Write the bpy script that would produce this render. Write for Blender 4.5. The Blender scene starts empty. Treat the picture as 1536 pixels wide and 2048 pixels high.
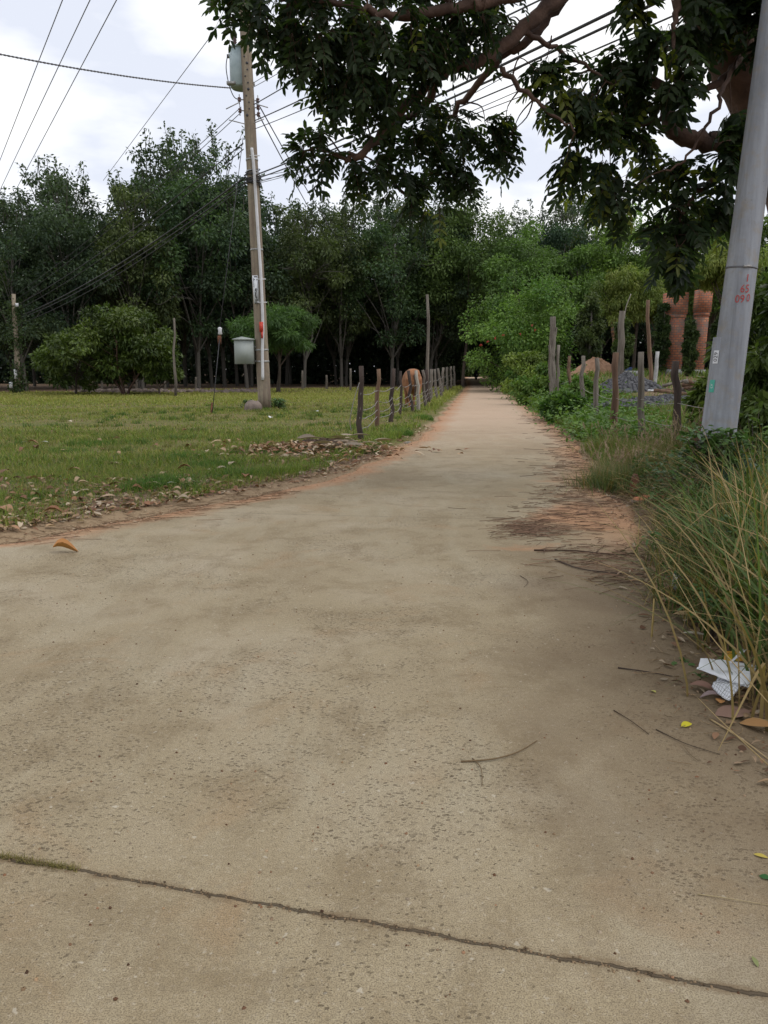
import bpy, math, random
import numpy as np
from mathutils import Vector
random.seed(7); R0 = np.random.default_rng(7)
S = bpy.context.scene
rad = math.radians

# ------------------------------------------------------------------ camera
CAMH = 1.4; F = 1560.0; PITCH = math.atan(286/1560.0)
cp, sp = math.cos(PITCH), math.sin(PITCH)
cam_d = bpy.data.cameras.new('camera'); cam = bpy.data.objects.new('camera', cam_d)
S.collection.objects.link(cam); S.camera = cam
cam.location = (0, 0, CAMH); cam.rotation_euler = (rad(90)-PITCH, 0, 0)
cam_d.sensor_fit = 'VERTICAL'; cam_d.sensor_height = 24; cam_d.lens = F/2048*24
cam_d.clip_start = 0.05; cam_d.clip_end = 2000

# ------------------------------------------------------------------ world, sun, exposure
SUN_EL, SUN_AZ = rad(52), rad(115)     # azimuth measured from +Y towards +X
w = bpy.data.worlds.new('World'); S.world = w; w.use_nodes = True
nt = w.node_tree; nt.nodes.clear()
def N(tree, typ, **kw):
    n = tree.nodes.new(typ)
    for k, v in kw.items(): setattr(n, k, v)
    return n
out = N(nt, 'ShaderNodeOutputWorld'); bg = N(nt, 'ShaderNodeBackground')
sky = N(nt, 'ShaderNodeTexSky'); sky.sky_type = 'NISHITA'; sky.sun_disc = False
sky.sun_elevation = SUN_EL; sky.sun_rotation = SUN_AZ
tc = N(nt, 'ShaderNodeTexCoord'); mp = N(nt, 'ShaderNodeMapping'); mp.inputs['Scale'].default_value = (1.0, 1.0, 2.6)
mp.inputs['Location'].default_value = (0.3, 0.2, 0.4)
nz = N(nt, 'ShaderNodeTexNoise'); nz.inputs['Scale'].default_value = 2.6; nz.inputs['Detail'].default_value = 6; nz.inputs['Roughness'].default_value = 0.52
cr = N(nt, 'ShaderNodeValToRGB')
cr.color_ramp.elements[0].position = 0.42; cr.color_ramp.elements[0].color = (0.70, 0.735, 0.83, 1)
cr.color_ramp.elements[1].position = 0.55; cr.color_ramp.elements[1].color = (1.0, 1.0, 1.0, 1)
e = cr.color_ramp.elements.new(0.48); e.color = (0.85, 0.87, 0.925, 1)
sc = N(nt, 'ShaderNodeVectorMath', operation='SCALE'); sc.inputs['Scale'].default_value = 10.2
mx = N(nt, 'ShaderNodeMix', data_type='RGBA'); mx.inputs['Factor'].default_value = 0.93
L = nt.links.new
L(tc.outputs['Generated'], mp.inputs['Vector']); L(mp.outputs[0], nz.inputs['Vector']); L(nz.outputs['Fac'], cr.inputs['Fac'])
L(cr.outputs['Color'], sc.inputs[0]); L(sky.outputs[0], mx.inputs['A']); L(sc.outputs[0], mx.inputs['B'])
L(mx.outputs['Result'], bg.inputs['Color']); bg.inputs['Strength'].default_value = 0.1; L(bg.outputs[0], out.inputs[0])
sd = bpy.data.lights.new('sun', 'SUN'); so = bpy.data.objects.new('sun', sd); S.collection.objects.link(so)
sd.energy = 0.9; sd.angle = rad(25); sd.color = (1, 0.96, 0.9)
dv = Vector((math.sin(SUN_AZ)*math.cos(SUN_EL), math.cos(SUN_AZ)*math.cos(SUN_EL), math.sin(SUN_EL)))
so.rotation_euler = dv.to_track_quat('Z', 'Y').to_euler()
S.view_settings.view_transform = 'Standard'; S.view_settings.look = 'None'
S.view_settings.exposure = 0.26; S.view_settings.gamma = 1.0
S.cycles.max_bounces = 5; S.cycles.diffuse_bounces = 3; S.cycles.glossy_bounces = 2; S.cycles.transmission_bounces = 3
S.cycles.caustics_reflective = False; S.cycles.caustics_refractive = False

# ------------------------------------------------------------------ pixel -> world helpers
def ray(px, py):
    u = (px-768)/F; v = (1024-py)/F
    d = np.array([u, cp+v*sp, -sp+v*cp]); return d/d[1]
def W(px, py, Y):
    d = ray(px, py); return np.array([d[0]*Y, Y, CAMH+d[2]*Y])
def G(px, py):
    d = ray(px, py); Y = -CAMH/d[2]; return np.array([d[0]*Y, Y, 0.0])
def ppm(Y): return F/Y      # photo pixels per metre at distance Y
def sstep(t): t = np.clip(t, 0, 1); return t*t*(3-2*t)

# ------------------------------------------------------------------ road edges and ground height
_le = [G(*p) for p in ((0,1087),(200,1047),(480,1000),(700,945),(850,868),(893,820),(925,785),(935,771))]
_re = [G(*p) for p in ((1680,1560),(1500,1420),(1385,1270),(1322,1180),(1290,1085),(1262,1020),(1195,960),(1150,880),(1055,812),(1018,783),(1003,769))]
dirv = ray(949, 738)[0]
LY = [-30, -4, 1, 3.6, 4.6, 5.5] + [p[1] for p in _le] + [140]
LX = [-22, -22, -19, -13, -8.2, -5.0] + [p[0] for p in _le] + [dirv*140-1.5]
RY = [-30, 0] + [p[1] for p in _re] + [140]
RX = [2.1, 2.1] + [p[0] for p in _re] + [dirv*140+1.5]
def xL(y): return np.interp(y, LY, LX)+0.05*np.sin(y*2.1)*(1+.02*y)+0.03*np.sin(y*5.3)
def xR(y): return np.interp(y, RY, RX)+0.04*np.sin(y*1.7+1)+0.03*np.sin(y*4.9)
_ph = R0.uniform(0, 6.28, 24); _kx = R0.normal(0, 1, 24); _ky = R0.normal(0, 1, 24)
def bump2(x, y, k0=1.0):
    s = 0
    for i in range(12):
        f = k0*(0.4+i*0.28); s = s+np.sin(x*_kx[i]*f+y*_ky[i]*f+_ph[i])/(1+i*0.5)
    return s/4.0
AY = [-50, 11, 20, 28, 40, 60, 400]; AZ = [0, 0, .35, .62, 1.1, 1.1, 1.1]
def gh(x, y):
    x = np.asarray(x, float); y = np.asarray(y, float)
    l = xL(y); r = xR(y); dl = l-x; dr = x-r
    out = np.maximum(np.maximum(dl, dr), 0)
    ins = np.minimum(x-l, r-x)
    z = -0.05*np.ones_like(x)
    z = np.where(out > 0, -0.03+0.06*sstep(out/0.5)+0.035*bump2(x, y, 1.6)*sstep(out/1.2), z-0.02*sstep(ins/0.3))
    z = z+np.where(dr > 0, np.interp(y, AY, AZ)*sstep((dr-0.8)/2.9), 0)
    return z
def gp(px, Y, py=760):      # a ground point below this picture column
    x = ray(px, py)[0]*Y; return np.array([x, Y, float(gh(x, Y))])

# ------------------------------------------------------------------ mesh builder
class MB:
    def __init__(s): s.v = []; s.f = []; s.c = []; s.n = 0; s.anyc = False
    def add(s, v, f, col=None):
        v = np.asarray(v, float).reshape(-1, 3); 
        s.v.append(v)
        if isinstance(f, np.ndarray): s.f.append(f.astype(int)+s.n)
        else:
            for q in f: s.f.append(np.asarray([q], int)+s.n)
        if col is None: col = np.ones((len(v), 3))*0.5
        else:
            s.anyc = True; col = np.asarray(col, float)
            if col.ndim == 1: col = np.tile(col, (len(v), 1))
        s.c.append(col); s.n += len(v); return s
    def mesh(s, name, mat, smooth=False):
        me = bpy.data.meshes.new(name)
        v = np.concatenate(s.v).astype(np.float32)
        loops = np.concatenate([f.ravel() for f in s.f]).astype(np.int32)
        tot = np.concatenate([np.full(len(f), f.shape[1]) for f in s.f]).astype(np.int32)
        st = np.concatenate([[0], np.cumsum(tot)[:-1]]).astype(np.int32)
        me.vertices.add(len(v)); me.vertices.foreach_set('co', v.ravel())
        me.loops.add(len(loops)); me.loops.foreach_set('vertex_index', loops)
        me.polygons.add(len(tot)); me.polygons.foreach_set('loop_start', st); me.polygons.foreach_set('loop_total', tot)
        if smooth: me.polygons.foreach_set('use_smooth', np.ones(len(tot), bool))
        if s.anyc:
            a = me.color_attributes.new('Col', 'FLOAT_COLOR', 'POINT')
            c = np.concatenate(s.c); c = np.concatenate([c, np.ones((len(c), 1))], 1).astype(np.float32)
            a.data.foreach_set('color', c.ravel())
        me.update(calc_edges=True); me.materials.append(mat); return me
    def build(s, name, mat, parent=None, smooth=False, loc=None):
        return link(name, s.mesh(name, mat, smooth), parent, loc)
def link(name, me, parent=None, loc=None):
    o = bpy.data.objects.new(name, me); S.collection.objects.link(o)
    if parent is not None: o.parent = parent
    if loc is not None: o.location = tuple(float(q) for q in loc)
    return o
def tag(o, label=None, cat=None, group=None, kind=None):
    if label: o['label'] = label
    if cat: o['category'] = cat
    if group: o['group'] = group
    if kind: o['kind'] = kind
    return o
def thing(name, loc, label, cat, group=None, rz=0):
    o = link(name, None, None, loc); o.rotation_euler = (0, 0, rz); return tag(o, label, cat, group)
def copy_tree(o, parent=None):
    c = o.copy(); S.collection.objects.link(c)
    if parent: c.parent = parent
    for ch in list(o.children): copy_tree(ch, c)
    return c
def nrm(a): a = np.asarray(a, float); return a/np.maximum(np.linalg.norm(a, axis=-1, keepdims=True), 1e-9)
def tube(pts, r, n=8, cap=True, jit=0, rng=None, oval=None):
    pts = np.asarray(pts, float); k = len(pts); r = np.broadcast_to(np.asarray(r, float), (k,)) if np.ndim(r) == 0 else np.asarray(r, float)
    T = nrm(np.gradient(pts, axis=0)); u = np.cross(T[0], [0.31, 0.95, 0.07]); u = nrm(u)
    V = []
    for i in range(k):
        u = nrm(u-T[i]*np.dot(u, T[i])); w_ = np.cross(T[i], u)
        a = np.arange(n)*2*math.pi/n
        rr = r[i]*(1+(rng.normal(0, jit, n) if jit else 0))
        V.append(pts[i]+np.outer(np.cos(a)*rr, u)+np.outer(np.sin(a)*rr, w_))
    V = np.concatenate(V)
    i, j = np.meshgrid(np.arange(k-1), np.arange(n), indexing='ij'); i = i.ravel(); j = j.ravel(); j2 = (j+1) % n
    Fq = np.stack([i*n+j, i*n+j2, (i+1)*n+j2, (i+1)*n+j], 1)
    Fl = [Fq]
    return V, Fq, (n, k)
def addtube(mb, pts, r, n=8, cap=True, jit=0, rng=None, col=None):
    V, Fq, (n, k) = tube(pts, r, n, cap, jit, rng); base = mb.n
    mb.add(V, Fq, col)
    if cap:
        mb.f.append(np.array([list(range(n))[::-1]])+base); mb.f.append(np.array([list(range((k-1)*n, k*n))])+base)
    return mb
def addbox(mb, c, s, M=None, col=None):
    c = np.asarray(c, float); h = np.asarray(s, float)/2
    v = np.array([[sx, sy, sz] for sx in (-1, 1) for sy in (-1, 1) for sz in (-1, 1)])*h
    if M is not None: v = v@np.asarray(M).T
    f = np.array([[0,1,3,2],[4,6,7,5],[0,4,5,1],[2,3,7,6],[0,2,6,4],[1,5,7,3]])
    return mb.add(v+c, f, col)
def rotz(a): c, s_ = math.cos(a), math.sin(a); return np.array([[c, -s_, 0], [s_, c, 0], [0, 0, 1]])
def smooth_path(P, m=6):
    P = np.asarray(P, float); n = len(P); t = np.linspace(0, n-1, (n-1)*m+1); o = []
    for q in t:
        i = min(int(q), n-2); f = q-i; a = P[max(i-1, 0)]; b = P[i]; c = P[i+1]; d = P[min(i+2, n-1)]
        o.append(0.5*((2*b)+(-a+c)*f+(2*a-5*b+4*c-d)*f*f+(-a+3*b-3*c+d)*f**3))
    return np.array(o)

# ------------------------------------------------------------------ materials
def newmat(name):
    m = bpy.data.materials.new(name); m.use_nodes = True; t = m.node_tree
    b = t.nodes['Principled BSDF']; return m, t, b
def noise(t, scale, detail=4, rough=0.55, vec=None, dist=0):
    n = N(t, 'ShaderNodeTexNoise'); n.inputs['Scale'].default_value = scale; n.inputs['Detail'].default_value = detail
    n.inputs['Roughness'].default_value = rough; n.inputs['Distortion'].default_value = dist
    if vec is not None: t.links.new(vec, n.inputs['Vector'])
    return n.outputs['Fac']
def ramp(t, fac, stops):
    r = N(t, 'ShaderNodeValToRGB'); els = r.color_ramp.elements
    while len(els) < len(stops): els.new(0.5)
    for e_, (p, c) in zip(els, stops):
        e_.position = p; e_.color = (c, c, c, 1) if np.isscalar(c) else (*c, 1)
    t.links.new(fac, r.inputs['Fac']); return r.outputs['Color']
def mixc(t, fac, a, b, mode='MIX'):
    m = N(t, 'ShaderNodeMix', data_type='RGBA', blend_type=mode)
    for s_, v in ((m.inputs['Factor'], fac), (m.inputs['A'], a), (m.inputs['B'], b)):
        if hasattr(v, 'is_linked') or hasattr(v, 'node'): t.links.new(v, s_)
        elif isinstance(v, (int, float)): s_.default_value = v
        else: s_.default_value = (*v, 1)
    return m.outputs['Result']
def mth(t, op, a, b=None, c=None, clamp=False):
    m = N(t, 'ShaderNodeMath', operation=op); m.use_clamp = clamp
    for i, v in enumerate((a, b, c)):
        if v is None: continue
        if hasattr(v, 'node'): t.links.new(v, m.inputs[i])
        else: m.inputs[i].default_value = v
    return m.outputs[0]
def objco(t): return N(t, 'ShaderNodeTexCoord').outputs['Object']
def attr(t, name, out='Fac'): return N(t, 'ShaderNodeAttribute', attribute_name=name).outputs[out]
def bumpn(t, b, h, strength=0.4, dist=0.02):
    n = N(t, 'ShaderNodeBump'); n.inputs['Strength'].default_value = strength; n.inputs['Distance'].default_value = dist
    t.links.new(h, n.inputs['Height']); t.links.new(n.outputs[0], b.inputs['Normal'])
def simple(name, c1, c2=None, scale=6, rough=0.75, bump=0.3, bscale=None, bdist=0.01, metal=0, stretch=None, lo=0.35, hi=0.65):
    m, t, b = newmat(name); b.inputs['Roughness'].default_value = rough; b.inputs['Metallic'].default_value = metal
    v = objco(t)
    if stretch:
        mpn = N(t, 'ShaderNodeMapping'); mpn.inputs['Scale'].default_value = stretch; t.links.new(v, mpn.inputs[0]); v = mpn.outputs[0]
    if c2 is None: c2 = tuple(q*0.7 for q in c1)
    f = noise(t, scale, 6, 0.6, v); col = ramp(t, f, [(lo, c1), (hi, c2)]); t.links.new(col, b.inputs['Base Color'])
    if bump: bumpn(t, b, noise(t, bscale or scale*4, 4, 0.6, v), bump, bdist)
    return m
def leafmat(name, rough=0.5, trans=0.25, spec=0.3, tint=1.3):
    m, t, b = newmat(name); c = attr(t, 'Col', 'Color'); b.inputs['Roughness'].default_value = rough
    b.inputs['Specular IOR Level'].default_value = spec
    t.links.new(c, b.inputs['Base Color'])
    tr = N(t, 'ShaderNodeBsdfTranslucent'); c2 = mixc(t, 1.0, c, (tint, tint*1.15, tint*0.5), 'MULTIPLY'); t.links.new(c2, tr.inputs['Color'])
    ms = N(t, 'ShaderNodeMixShader'); ms.inputs[0].default_value = trans
    t.links.new(b.outputs[0], ms.inputs[1]); t.links.new(tr.outputs[0], ms.inputs[2])
    t.links.new(ms.outputs[0], t.nodes['Material Output'].inputs['Surface']); return m
M = {}
M['leaf'] = leafmat('leaf', 0.55, 0.3, 0.25)
M['leaf_gloss'] = leafmat('leaf_gloss', 0.42, 0.22, 0.3); M['leaf_dark'] = leafmat('leaf_dark', 0.5, 0.42, 0.2, 1.9)
M['grass'] = leafmat('grass', 0.6, 0.3, 0.2)
M['dry'] = leafmat('dry_leaf', 0.7, 0.1, 0.2)
M['bark'] = simple('bark', (0.10, 0.075, 0.055), (0.04, 0.03, 0.024), 3, 0.9, 0.6, 14, 0.03, stretch=(1, 1, 0.3))
M['bark_red'] = simple('bark_red', (0.11, 0.062, 0.042), (0.045, 0.026, 0.02), 3, 0.9, 0.7, 16, 0.03)
M['bark_grey'] = simple('bark_grey', (0.11, 0.10, 0.085), (0.045, 0.04, 0.034), 2.5, 0.9, 0.5, 10, 0.02, stretch=(1, 1, 0.35))
M['post'] = simple('old_wood', (0.20, 0.175, 0.145), (0.075, 0.06, 0.048), 5, 0.9, 0.8, 30, 0.015, stretch=(2, 2, 0.12))
M['post_brown'] = simple('brown_wood', (0.21, 0.13, 0.08), (0.09, 0.05, 0.032), 5, 0.9, 0.8, 30, 0.015, stretch=(2, 2, 0.12))
M['post_dark'] = simple('dark_wood', (0.075, 0.05, 0.04), (0.028, 0.02, 0.017), 5, 0.9, 0.8, 30, 0.015, stretch=(2, 2, 0.12))
M['post_light'] = simple('pale_wood', (0.36, 0.33, 0.28), (0.2, 0.18, 0.15), 5, 0.9, 0.7, 30, 0.01, stretch=(2, 2, 0.12))
M['wire'] = simple('galvanised_wire', (0.32, 0.31, 0.30), (0.2, 0.17, 0.15), 8, 0.6, 0, metal=0.3)
M['cable'] = simple('black_cable', (0.02, 0.02, 0.022), (0.035, 0.035, 0.04), 5, 0.6, 0)
M['cable_grey'] = simple('grey_cable', (0.13, 0.13, 0.14), (0.09, 0.09, 0.1), 5, 0.5, 0)
M['pvc'] = simple('pvc', (0.62, 0.62, 0.64), (0.48, 0.48, 0.5), 2, 0.45, 0.05, 20)
M['box'] = simple('painted_steel', (0.33, 0.36, 0.345), (0.29, 0.32, 0.30), 2, 0.5, 0.05, 30)
M['tank'] = simple('transformer_paint', (0.36, 0.44, 0.46), (0.27, 0.34, 0.36), 3, 0.45, 0.05, 30)
M['steel'] = simple('galvanised_steel', (0.42, 0.42, 0.42), (0.25, 0.24, 0.23), 12, 0.5, 0.1, metal=0.5)
M['porcelain'] = simple('porcelain', (0.10, 0.045, 0.04), (0.07, 0.03, 0.03), 5, 0.3, 0)
M['white'] = simple('white_paper', (0.72, 0.74, 0.78), (0.62, 0.64, 0.68), 6, 0.7, 0.1, 40, 0.003)
M['black'] = simple('black_ink', (0.02, 0.02, 0.03), (0.03, 0.03, 0.04), 5, 0.6, 0)
M['red'] = simple('red_paint', (0.42, 0.04, 0.035), (0.3, 0.05, 0.05), 30, 0.7, 0)
M['red_cloth'] = simple('red_plastic', (0.6, 0.06, 0.03), (0.4, 0.03, 0.02), 20, 0.6, 0.2)
M['green_sticker'] = simple('green_sticker', (0.05, 0.33, 0.25), (0.08, 0.4, 0.32), 20, 0.6, 0)
M['blue'] = simple('blue_plastic', (0.04, 0.08, 0.25), (0.03, 0.06, 0.18), 8, 0.5, 0.1)
M['rock'] = simple('rock', (0.23, 0.18, 0.15), (0.13, 0.10, 0.085), 6, 0.9, 0.6, 20, 0.02)
M['stone_grey'] = simple('gravel', (0.15, 0.15, 0.16), (0.07, 0.07, 0.078), 14, 0.9, 0.9, 24, 0.05)
M['soil'] = simple('dark_soil', (0.13, 0.085, 0.055), (0.05, 0.035, 0.025), 9, 0.95, 0.9, 30, 0.03)
M['sandpile'] = simple('orange_sand', (0.36, 0.21, 0.13), (0.24, 0.135, 0.08), 4, 0.95, 0.4, 40, 0.01)
M['concrete_post'] = simple('concrete_post', (0.42, 0.42, 0.42), (0.30, 0.30, 0.29), 6, 0.85, 0.3, 30, 0.005)
M['cow'] = simple('cow_hide', (0.33, 0.15, 0.068), (0.20, 0.08, 0.035), 3, 0.8, 0.2, 40, 0.005)
M['cow_dark'] = simple('cow_dark', (0.05, 0.03, 0.022), (0.03, 0.02, 0.016), 6, 0.8, 0)
M['cactus'] = simple('cactus', (0.018, 0.05, 0.032), (0.03, 0.075, 0.045), 7, 0.55, 0.2, 20, 0.01)
M['tyre'] = simple('tyre', (0.02, 0.02, 0.02), (0.03, 0.028, 0.025), 10, 0.8, 0.1)
M['jacket'] = simple('dark_jacket', (0.02, 0.022, 0.035), (0.03, 0.03, 0.045), 8, 0.8, 0.2)
M['skin'] = simple('skin', (0.35, 0.2, 0.13), (0.3, 0.16, 0.1), 8, 0.6, 0)
M['yellow'] = simple('yellow_wrapper', (0.62, 0.42, 0.03), (0.5, 0.2, 0.03), 18, 0.4, 0.2, 30, 0.004, lo=0.45, hi=0.6)
M['plastic'] = simple('dirty_plastic', (0.50, 0.52, 0.54), (0.33, 0.34, 0.35), 20, 0.35, 0.5, 30, 0.01)
M['rust'] = simple('rusty_stump', (0.17, 0.065, 0.03), (0.05, 0.022, 0.014), 10, 0.9, 0.8, 30, 0.02)

def pole_mat(name, c1, c2, c3, streak):
    m, t, b = newmat(name); v = objco(t); b.inputs['Roughness'].default_value = 0.88
    mpn = N(t, 'ShaderNodeMapping'); mpn.inputs['Scale'].default_value = (6, 6, 0.5); t.links.new(v, mpn.inputs[0])
    f1 = noise(t, 1.2, 6, 0.65, mpn.outputs[0]); f2 = noise(t, 9, 6, 0.6, v)
    a = ramp(t, f1, [(0.35, c1), (0.65, c2)]); a = mixc(t, ramp(t, f2, [(0.5, 0.0), (0.75, streak)]), a, c3)
    vo = N(t, 'ShaderNodeTexVoronoi'); vo.inputs['Scale'].default_value = 28; t.links.new(v, vo.inputs['Vector'])
    pit = ramp(t, vo.outputs['Distance'], [(0.08, 1.0), (0.14, 0.0)])
    pitm = mth(t, 'MULTIPLY', pit, ramp(t, noise(t, 3, 3, 0.5, v), [(0.5, 0.0), (0.6, 0.7)]))
    a = mixc(t, pitm, a, tuple(q*0.35 for q in c1))
    a = mixc(t, ramp(t, noise(t, 2.2, 8, 0.75, v), [(0.48, 0.0), (0.66, 0.45)]), a, tuple(q*0.5 for q in c1))
    mp3 = N(t, 'ShaderNodeMapping'); mp3.inputs['Scale'].default_value = (22, 22, 0.25); t.links.new(v, mp3.inputs[0])
    a = mixc(t, ramp(t, noise(t, 1.0, 4, 0.6, mp3.outputs[0]), [(0.56, 0.0), (0.68, 0.5)]), a, tuple(q*0.45 for q in c1))
    t.links.new(a, b.inputs['Base Color']); bumpn(t, b, noise(t, 40, 5, 0.6, v), 0.5, 0.005); return m
M['pole_left'] = pole_mat('weathered_concrete', (0.31, 0.26, 0.19), (0.17, 0.125, 0.095), (0.15, 0.13, 0.11), 0.7)
M['pole_right'] = pole_mat('grey_concrete', (0.31, 0.33, 0.365), (0.19, 0.20, 0.225), (0.27, 0.22, 0.15), 0.6)

# brick pillar
def brickmat():
    m, t, b = newmat('hollow_brick'); v = objco(t)
    mpn = N(t, 'ShaderNodeMapping'); mpn.inputs['Rotation'].default_value = (rad(90), 0, 0); t.links.new(v, mpn.inputs[0])
    br = N(t, 'ShaderNodeTexBrick'); t.links.new(mpn.outputs[0], br.inputs['Vector'])
    br.inputs['Scale'].default_value = 1.0; br.inputs['Brick Width'].default_value = 0.24; br.inputs['Row Height'].default_value = 0.12
    br.inputs['Mortar Size'].default_value = 0.02; br.inputs['Bias'].default_value = 0.0
    br.inputs['Color1'].default_value = (0.45, 0.14, 0.075, 1); br.inputs['Color2'].default_value = (0.60, 0.24, 0.13, 1); br.inputs['Mortar'].default_value = (0.22, 0.15, 0.12, 1)
    c = mixc(t, ramp(t, noise(t, 2.3, 4, 0.6, v), [(0.48, 0.0), (0.62, 0.75)]), br.outputs['Color'], (0.2, 0.17, 0.15))
    t.links.new(c, b.inputs['Base Color']); b.inputs['Roughness'].default_value = 0.9; bumpn(t, b, br.outputs['Fac'], 0.4, -0.01); return m
M['brick'] = brickmat()

# concrete road
def line_mask(t, P, A, B, w0, wob, nz):      # 1 on the line A-B
    A = np.asarray(A)[:2]; B = np.asarray(B)[:2]; d = (B-A)/np.linalg.norm(B-A); n = np.array([-d[1], d[0]])
    vm = N(t, 'ShaderNodeVectorMath', operation='SUBTRACT'); t.links.new(P, vm.inputs[0]); vm.inputs[1].default_value = (A[0], A[1], 0)
    dt = N(t, 'ShaderNodeVectorMath', operation='DOT_PRODUCT'); t.links.new(vm.outputs[0], dt.inputs[0]); dt.inputs[1].default_value = (n[0], n[1], 0)
    q = mth(t, 'ADD', dt.outputs['Value'], mth(t, 'MULTIPLY', mth(t, 'SUBTRACT', nz, 0.5), wob))
    q = mth(t, 'ABSOLUTE', q)
    mr = N(t, 'ShaderNodeMapRange'); t.links.new(q, mr.inputs[0]); mr.inputs[1].default_value = w0*0.5; mr.inputs[2].default_value = w0*1.15
    mr.inputs[3].default_value = 1; mr.inputs[4].default_value = 0; return mr.outputs[0]
JA, JB = G(0, 1713), G(1440, 1973)
def roadmat():
    m, t, b = newmat('worn_concrete'); P = objco(t); b.inputs['Roughness'].default_value = 0.9; b.inputs['Specular IOR Level'].default_value = 0.25
    big = noise(t, 0.55, 5, 0.6, P, 0.6); mid = noise(t, 2.9, 9, 0.72, P, 0.4); fine = noise(t, 60, 5, 0.7, P); grain = noise(t, 260, 2, 0.6, P)
    c = ramp(t, big, [(0.32, (0.27, 0.21, 0.125)), (0.5, (0.365, 0.298, 0.188)), (0.64, (0.425, 0.358, 0.25))])
    c = mixc(t, ramp(t, mid, [(0.38, 0.6), (0.52, 0.0)]), c, (0.225, 0.168, 0.093))
    mpn = N(t, 'ShaderNodeMapping'); mpn.inputs['Scale'].default_value = (1.4, 0.35, 1); mpn.inputs['Rotation'].default_value = (0, 0, -0.5); t.links.new(P, mpn.inputs[0])
    worn = noise(t, 1.3, 9, 0.7, mpn.outputs[0], 0.3)
    c = mixc(t, ramp(t, worn, [(0.50, 0.0), (0.66, 0.75)]), c, (0.41, 0.355, 0.245))
    c = mixc(t, ramp(t, noise(t, 1.7, 5, 0.6, P, 1.0), [(0.56, 0.0), (0.72, 0.55)]), c, (0.35, 0.235, 0.125))
    c = mixc(t, ramp(t, fine, [(0.3, 0.35), (0.5, 0.0), (0.62, 0.0), (0.78, 0.0)]), c, (0.15, 0.12, 0.085))
    c = mixc(t, ramp(t, fine, [(0.55, 0.0), (0.75, 0.6)]), c, (0.55, 0.48, 0.38))
    c = mixc(t, ramp(t, grain, [(0.38, 0.7), (0.56, 0.0)]), c, (0.13, 0.10, 0.065))
    c = mixc(t, ramp(t, noise(t, 22, 3, 0.6, P), [(0.58, 0.0), (0.72, 0.3)]), c, (0.2, 0.165, 0.12))
    # pits and exposed chips, denser where the surface has worn
    def pits(scale, thr, stops, nsc, sx=0.55):
        mp2 = N(t, 'ShaderNodeMapping'); mp2.inputs['Scale'].default_value = (sx, 1, 1); mp2.inputs['Rotation'].default_value = (0, 0, 0.35)
        nv = N(t, 'ShaderNodeTexNoise'); nv.inputs['Scale'].default_value = scale*0.9; t.links.new(P, nv.inputs['Vector'])
        ad = N(t, 'ShaderNodeVectorMath', operation='SCALE'); t.links.new(nv.outputs['Color'], ad.inputs[0]); ad.inputs['Scale'].default_value = 1.1/scale
        a2 = N(t, 'ShaderNodeVectorMath', operation='ADD'); t.links.new(P, a2.inputs[0]); t.links.new(ad.outputs[0], a2.inputs[1]); t.links.new(a2.outputs[0], mp2.inputs[0])
        vo = N(t, 'ShaderNodeTexVoronoi'); vo.inputs['Scale'].default_value = scale; t.links.new(mp2.outputs[0], vo.inputs['Vector'])
        sp_ = N(t, 'ShaderNodeSeparateColor'); t.links.new(vo.outputs['Color'], sp_.inputs[0])
        dens = ramp(t, mth(t, 'ADD', noise(t, nsc, 4, 0.6, P), mth(t, 'MULTIPLY', attr(t, 'wear'), 0.15)), stops)
        th = mth(t, 'MULTIPLY', mth(t, 'MULTIPLY', sp_.outputs[0], dens), thr)
        d = mth(t, 'SUBTRACT', th, vo.outputs['Distance']); return mth(t, 'MULTIPLY', d, 14.0, clamp=True)
    p1 = pits(95, 0.52, [(0.40, 0.08), (0.60, 1.0)], 1.1)
    p2 = pits(48, 0.30, [(0.52, 0.0), (0.66, 1.0)], 0.8, 0.6)
    p3 = pits(7, 0.11, [(0.4, 0.3), (0.62, 1.0)], 0.9, 0.9)
    p1 = mth(t, 'MULTIPLY', p1, ramp(t, noise(t, 14, 4, 0.7, P), [(0.35, 0.15), (0.62, 1.0)]))
    pit = mth(t, 'MAXIMUM', mth(t, 'MAXIMUM', p1, mth(t, 'MULTIPLY', p2, 0.7)), mth(t, 'MULTIPLY', p3, 0.7))
    c = mixc(t, mth(t, 'MULTIPLY', pit, 0.8), c, (0.10, 0.074, 0.045))
    # laitance: pale flecks
    pl = pits(30, 0.4, [(0.5, 0.0), (0.66, 1.0)], 1.3)
    vadd = N(t, 'ShaderNodeVectorMath', operation='ADD'); t.links.new(P, vadd.inputs[0]); vadd.inputs[1].default_value = (7.3, 3.1, 0)
    c = mixc(t, mth(t, 'MULTIPLY', ramp(t, noise(t, 34, 2, 0.5, vadd.outputs[0]), [(0.68, 0.0), (0.74, 0.4)]), 1.0), c, (0.58, 0.53, 0.44))
    # dark dirt strip by the grass and sand along the edges
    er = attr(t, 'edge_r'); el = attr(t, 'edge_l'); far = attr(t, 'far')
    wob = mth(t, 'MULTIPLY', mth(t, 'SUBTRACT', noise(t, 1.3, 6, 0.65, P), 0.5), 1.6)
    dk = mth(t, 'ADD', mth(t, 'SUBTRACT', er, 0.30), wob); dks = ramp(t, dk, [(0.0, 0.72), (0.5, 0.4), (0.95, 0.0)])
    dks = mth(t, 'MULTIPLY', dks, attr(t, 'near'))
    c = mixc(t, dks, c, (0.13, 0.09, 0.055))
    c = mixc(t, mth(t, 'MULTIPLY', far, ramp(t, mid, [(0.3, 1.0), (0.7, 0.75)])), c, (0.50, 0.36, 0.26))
    ew = mth(t, 'MULTIPLY', mth(t, 'SUBTRACT', noise(t, 2.2, 6, 0.7, P), 0.5), 0.75)
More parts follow.
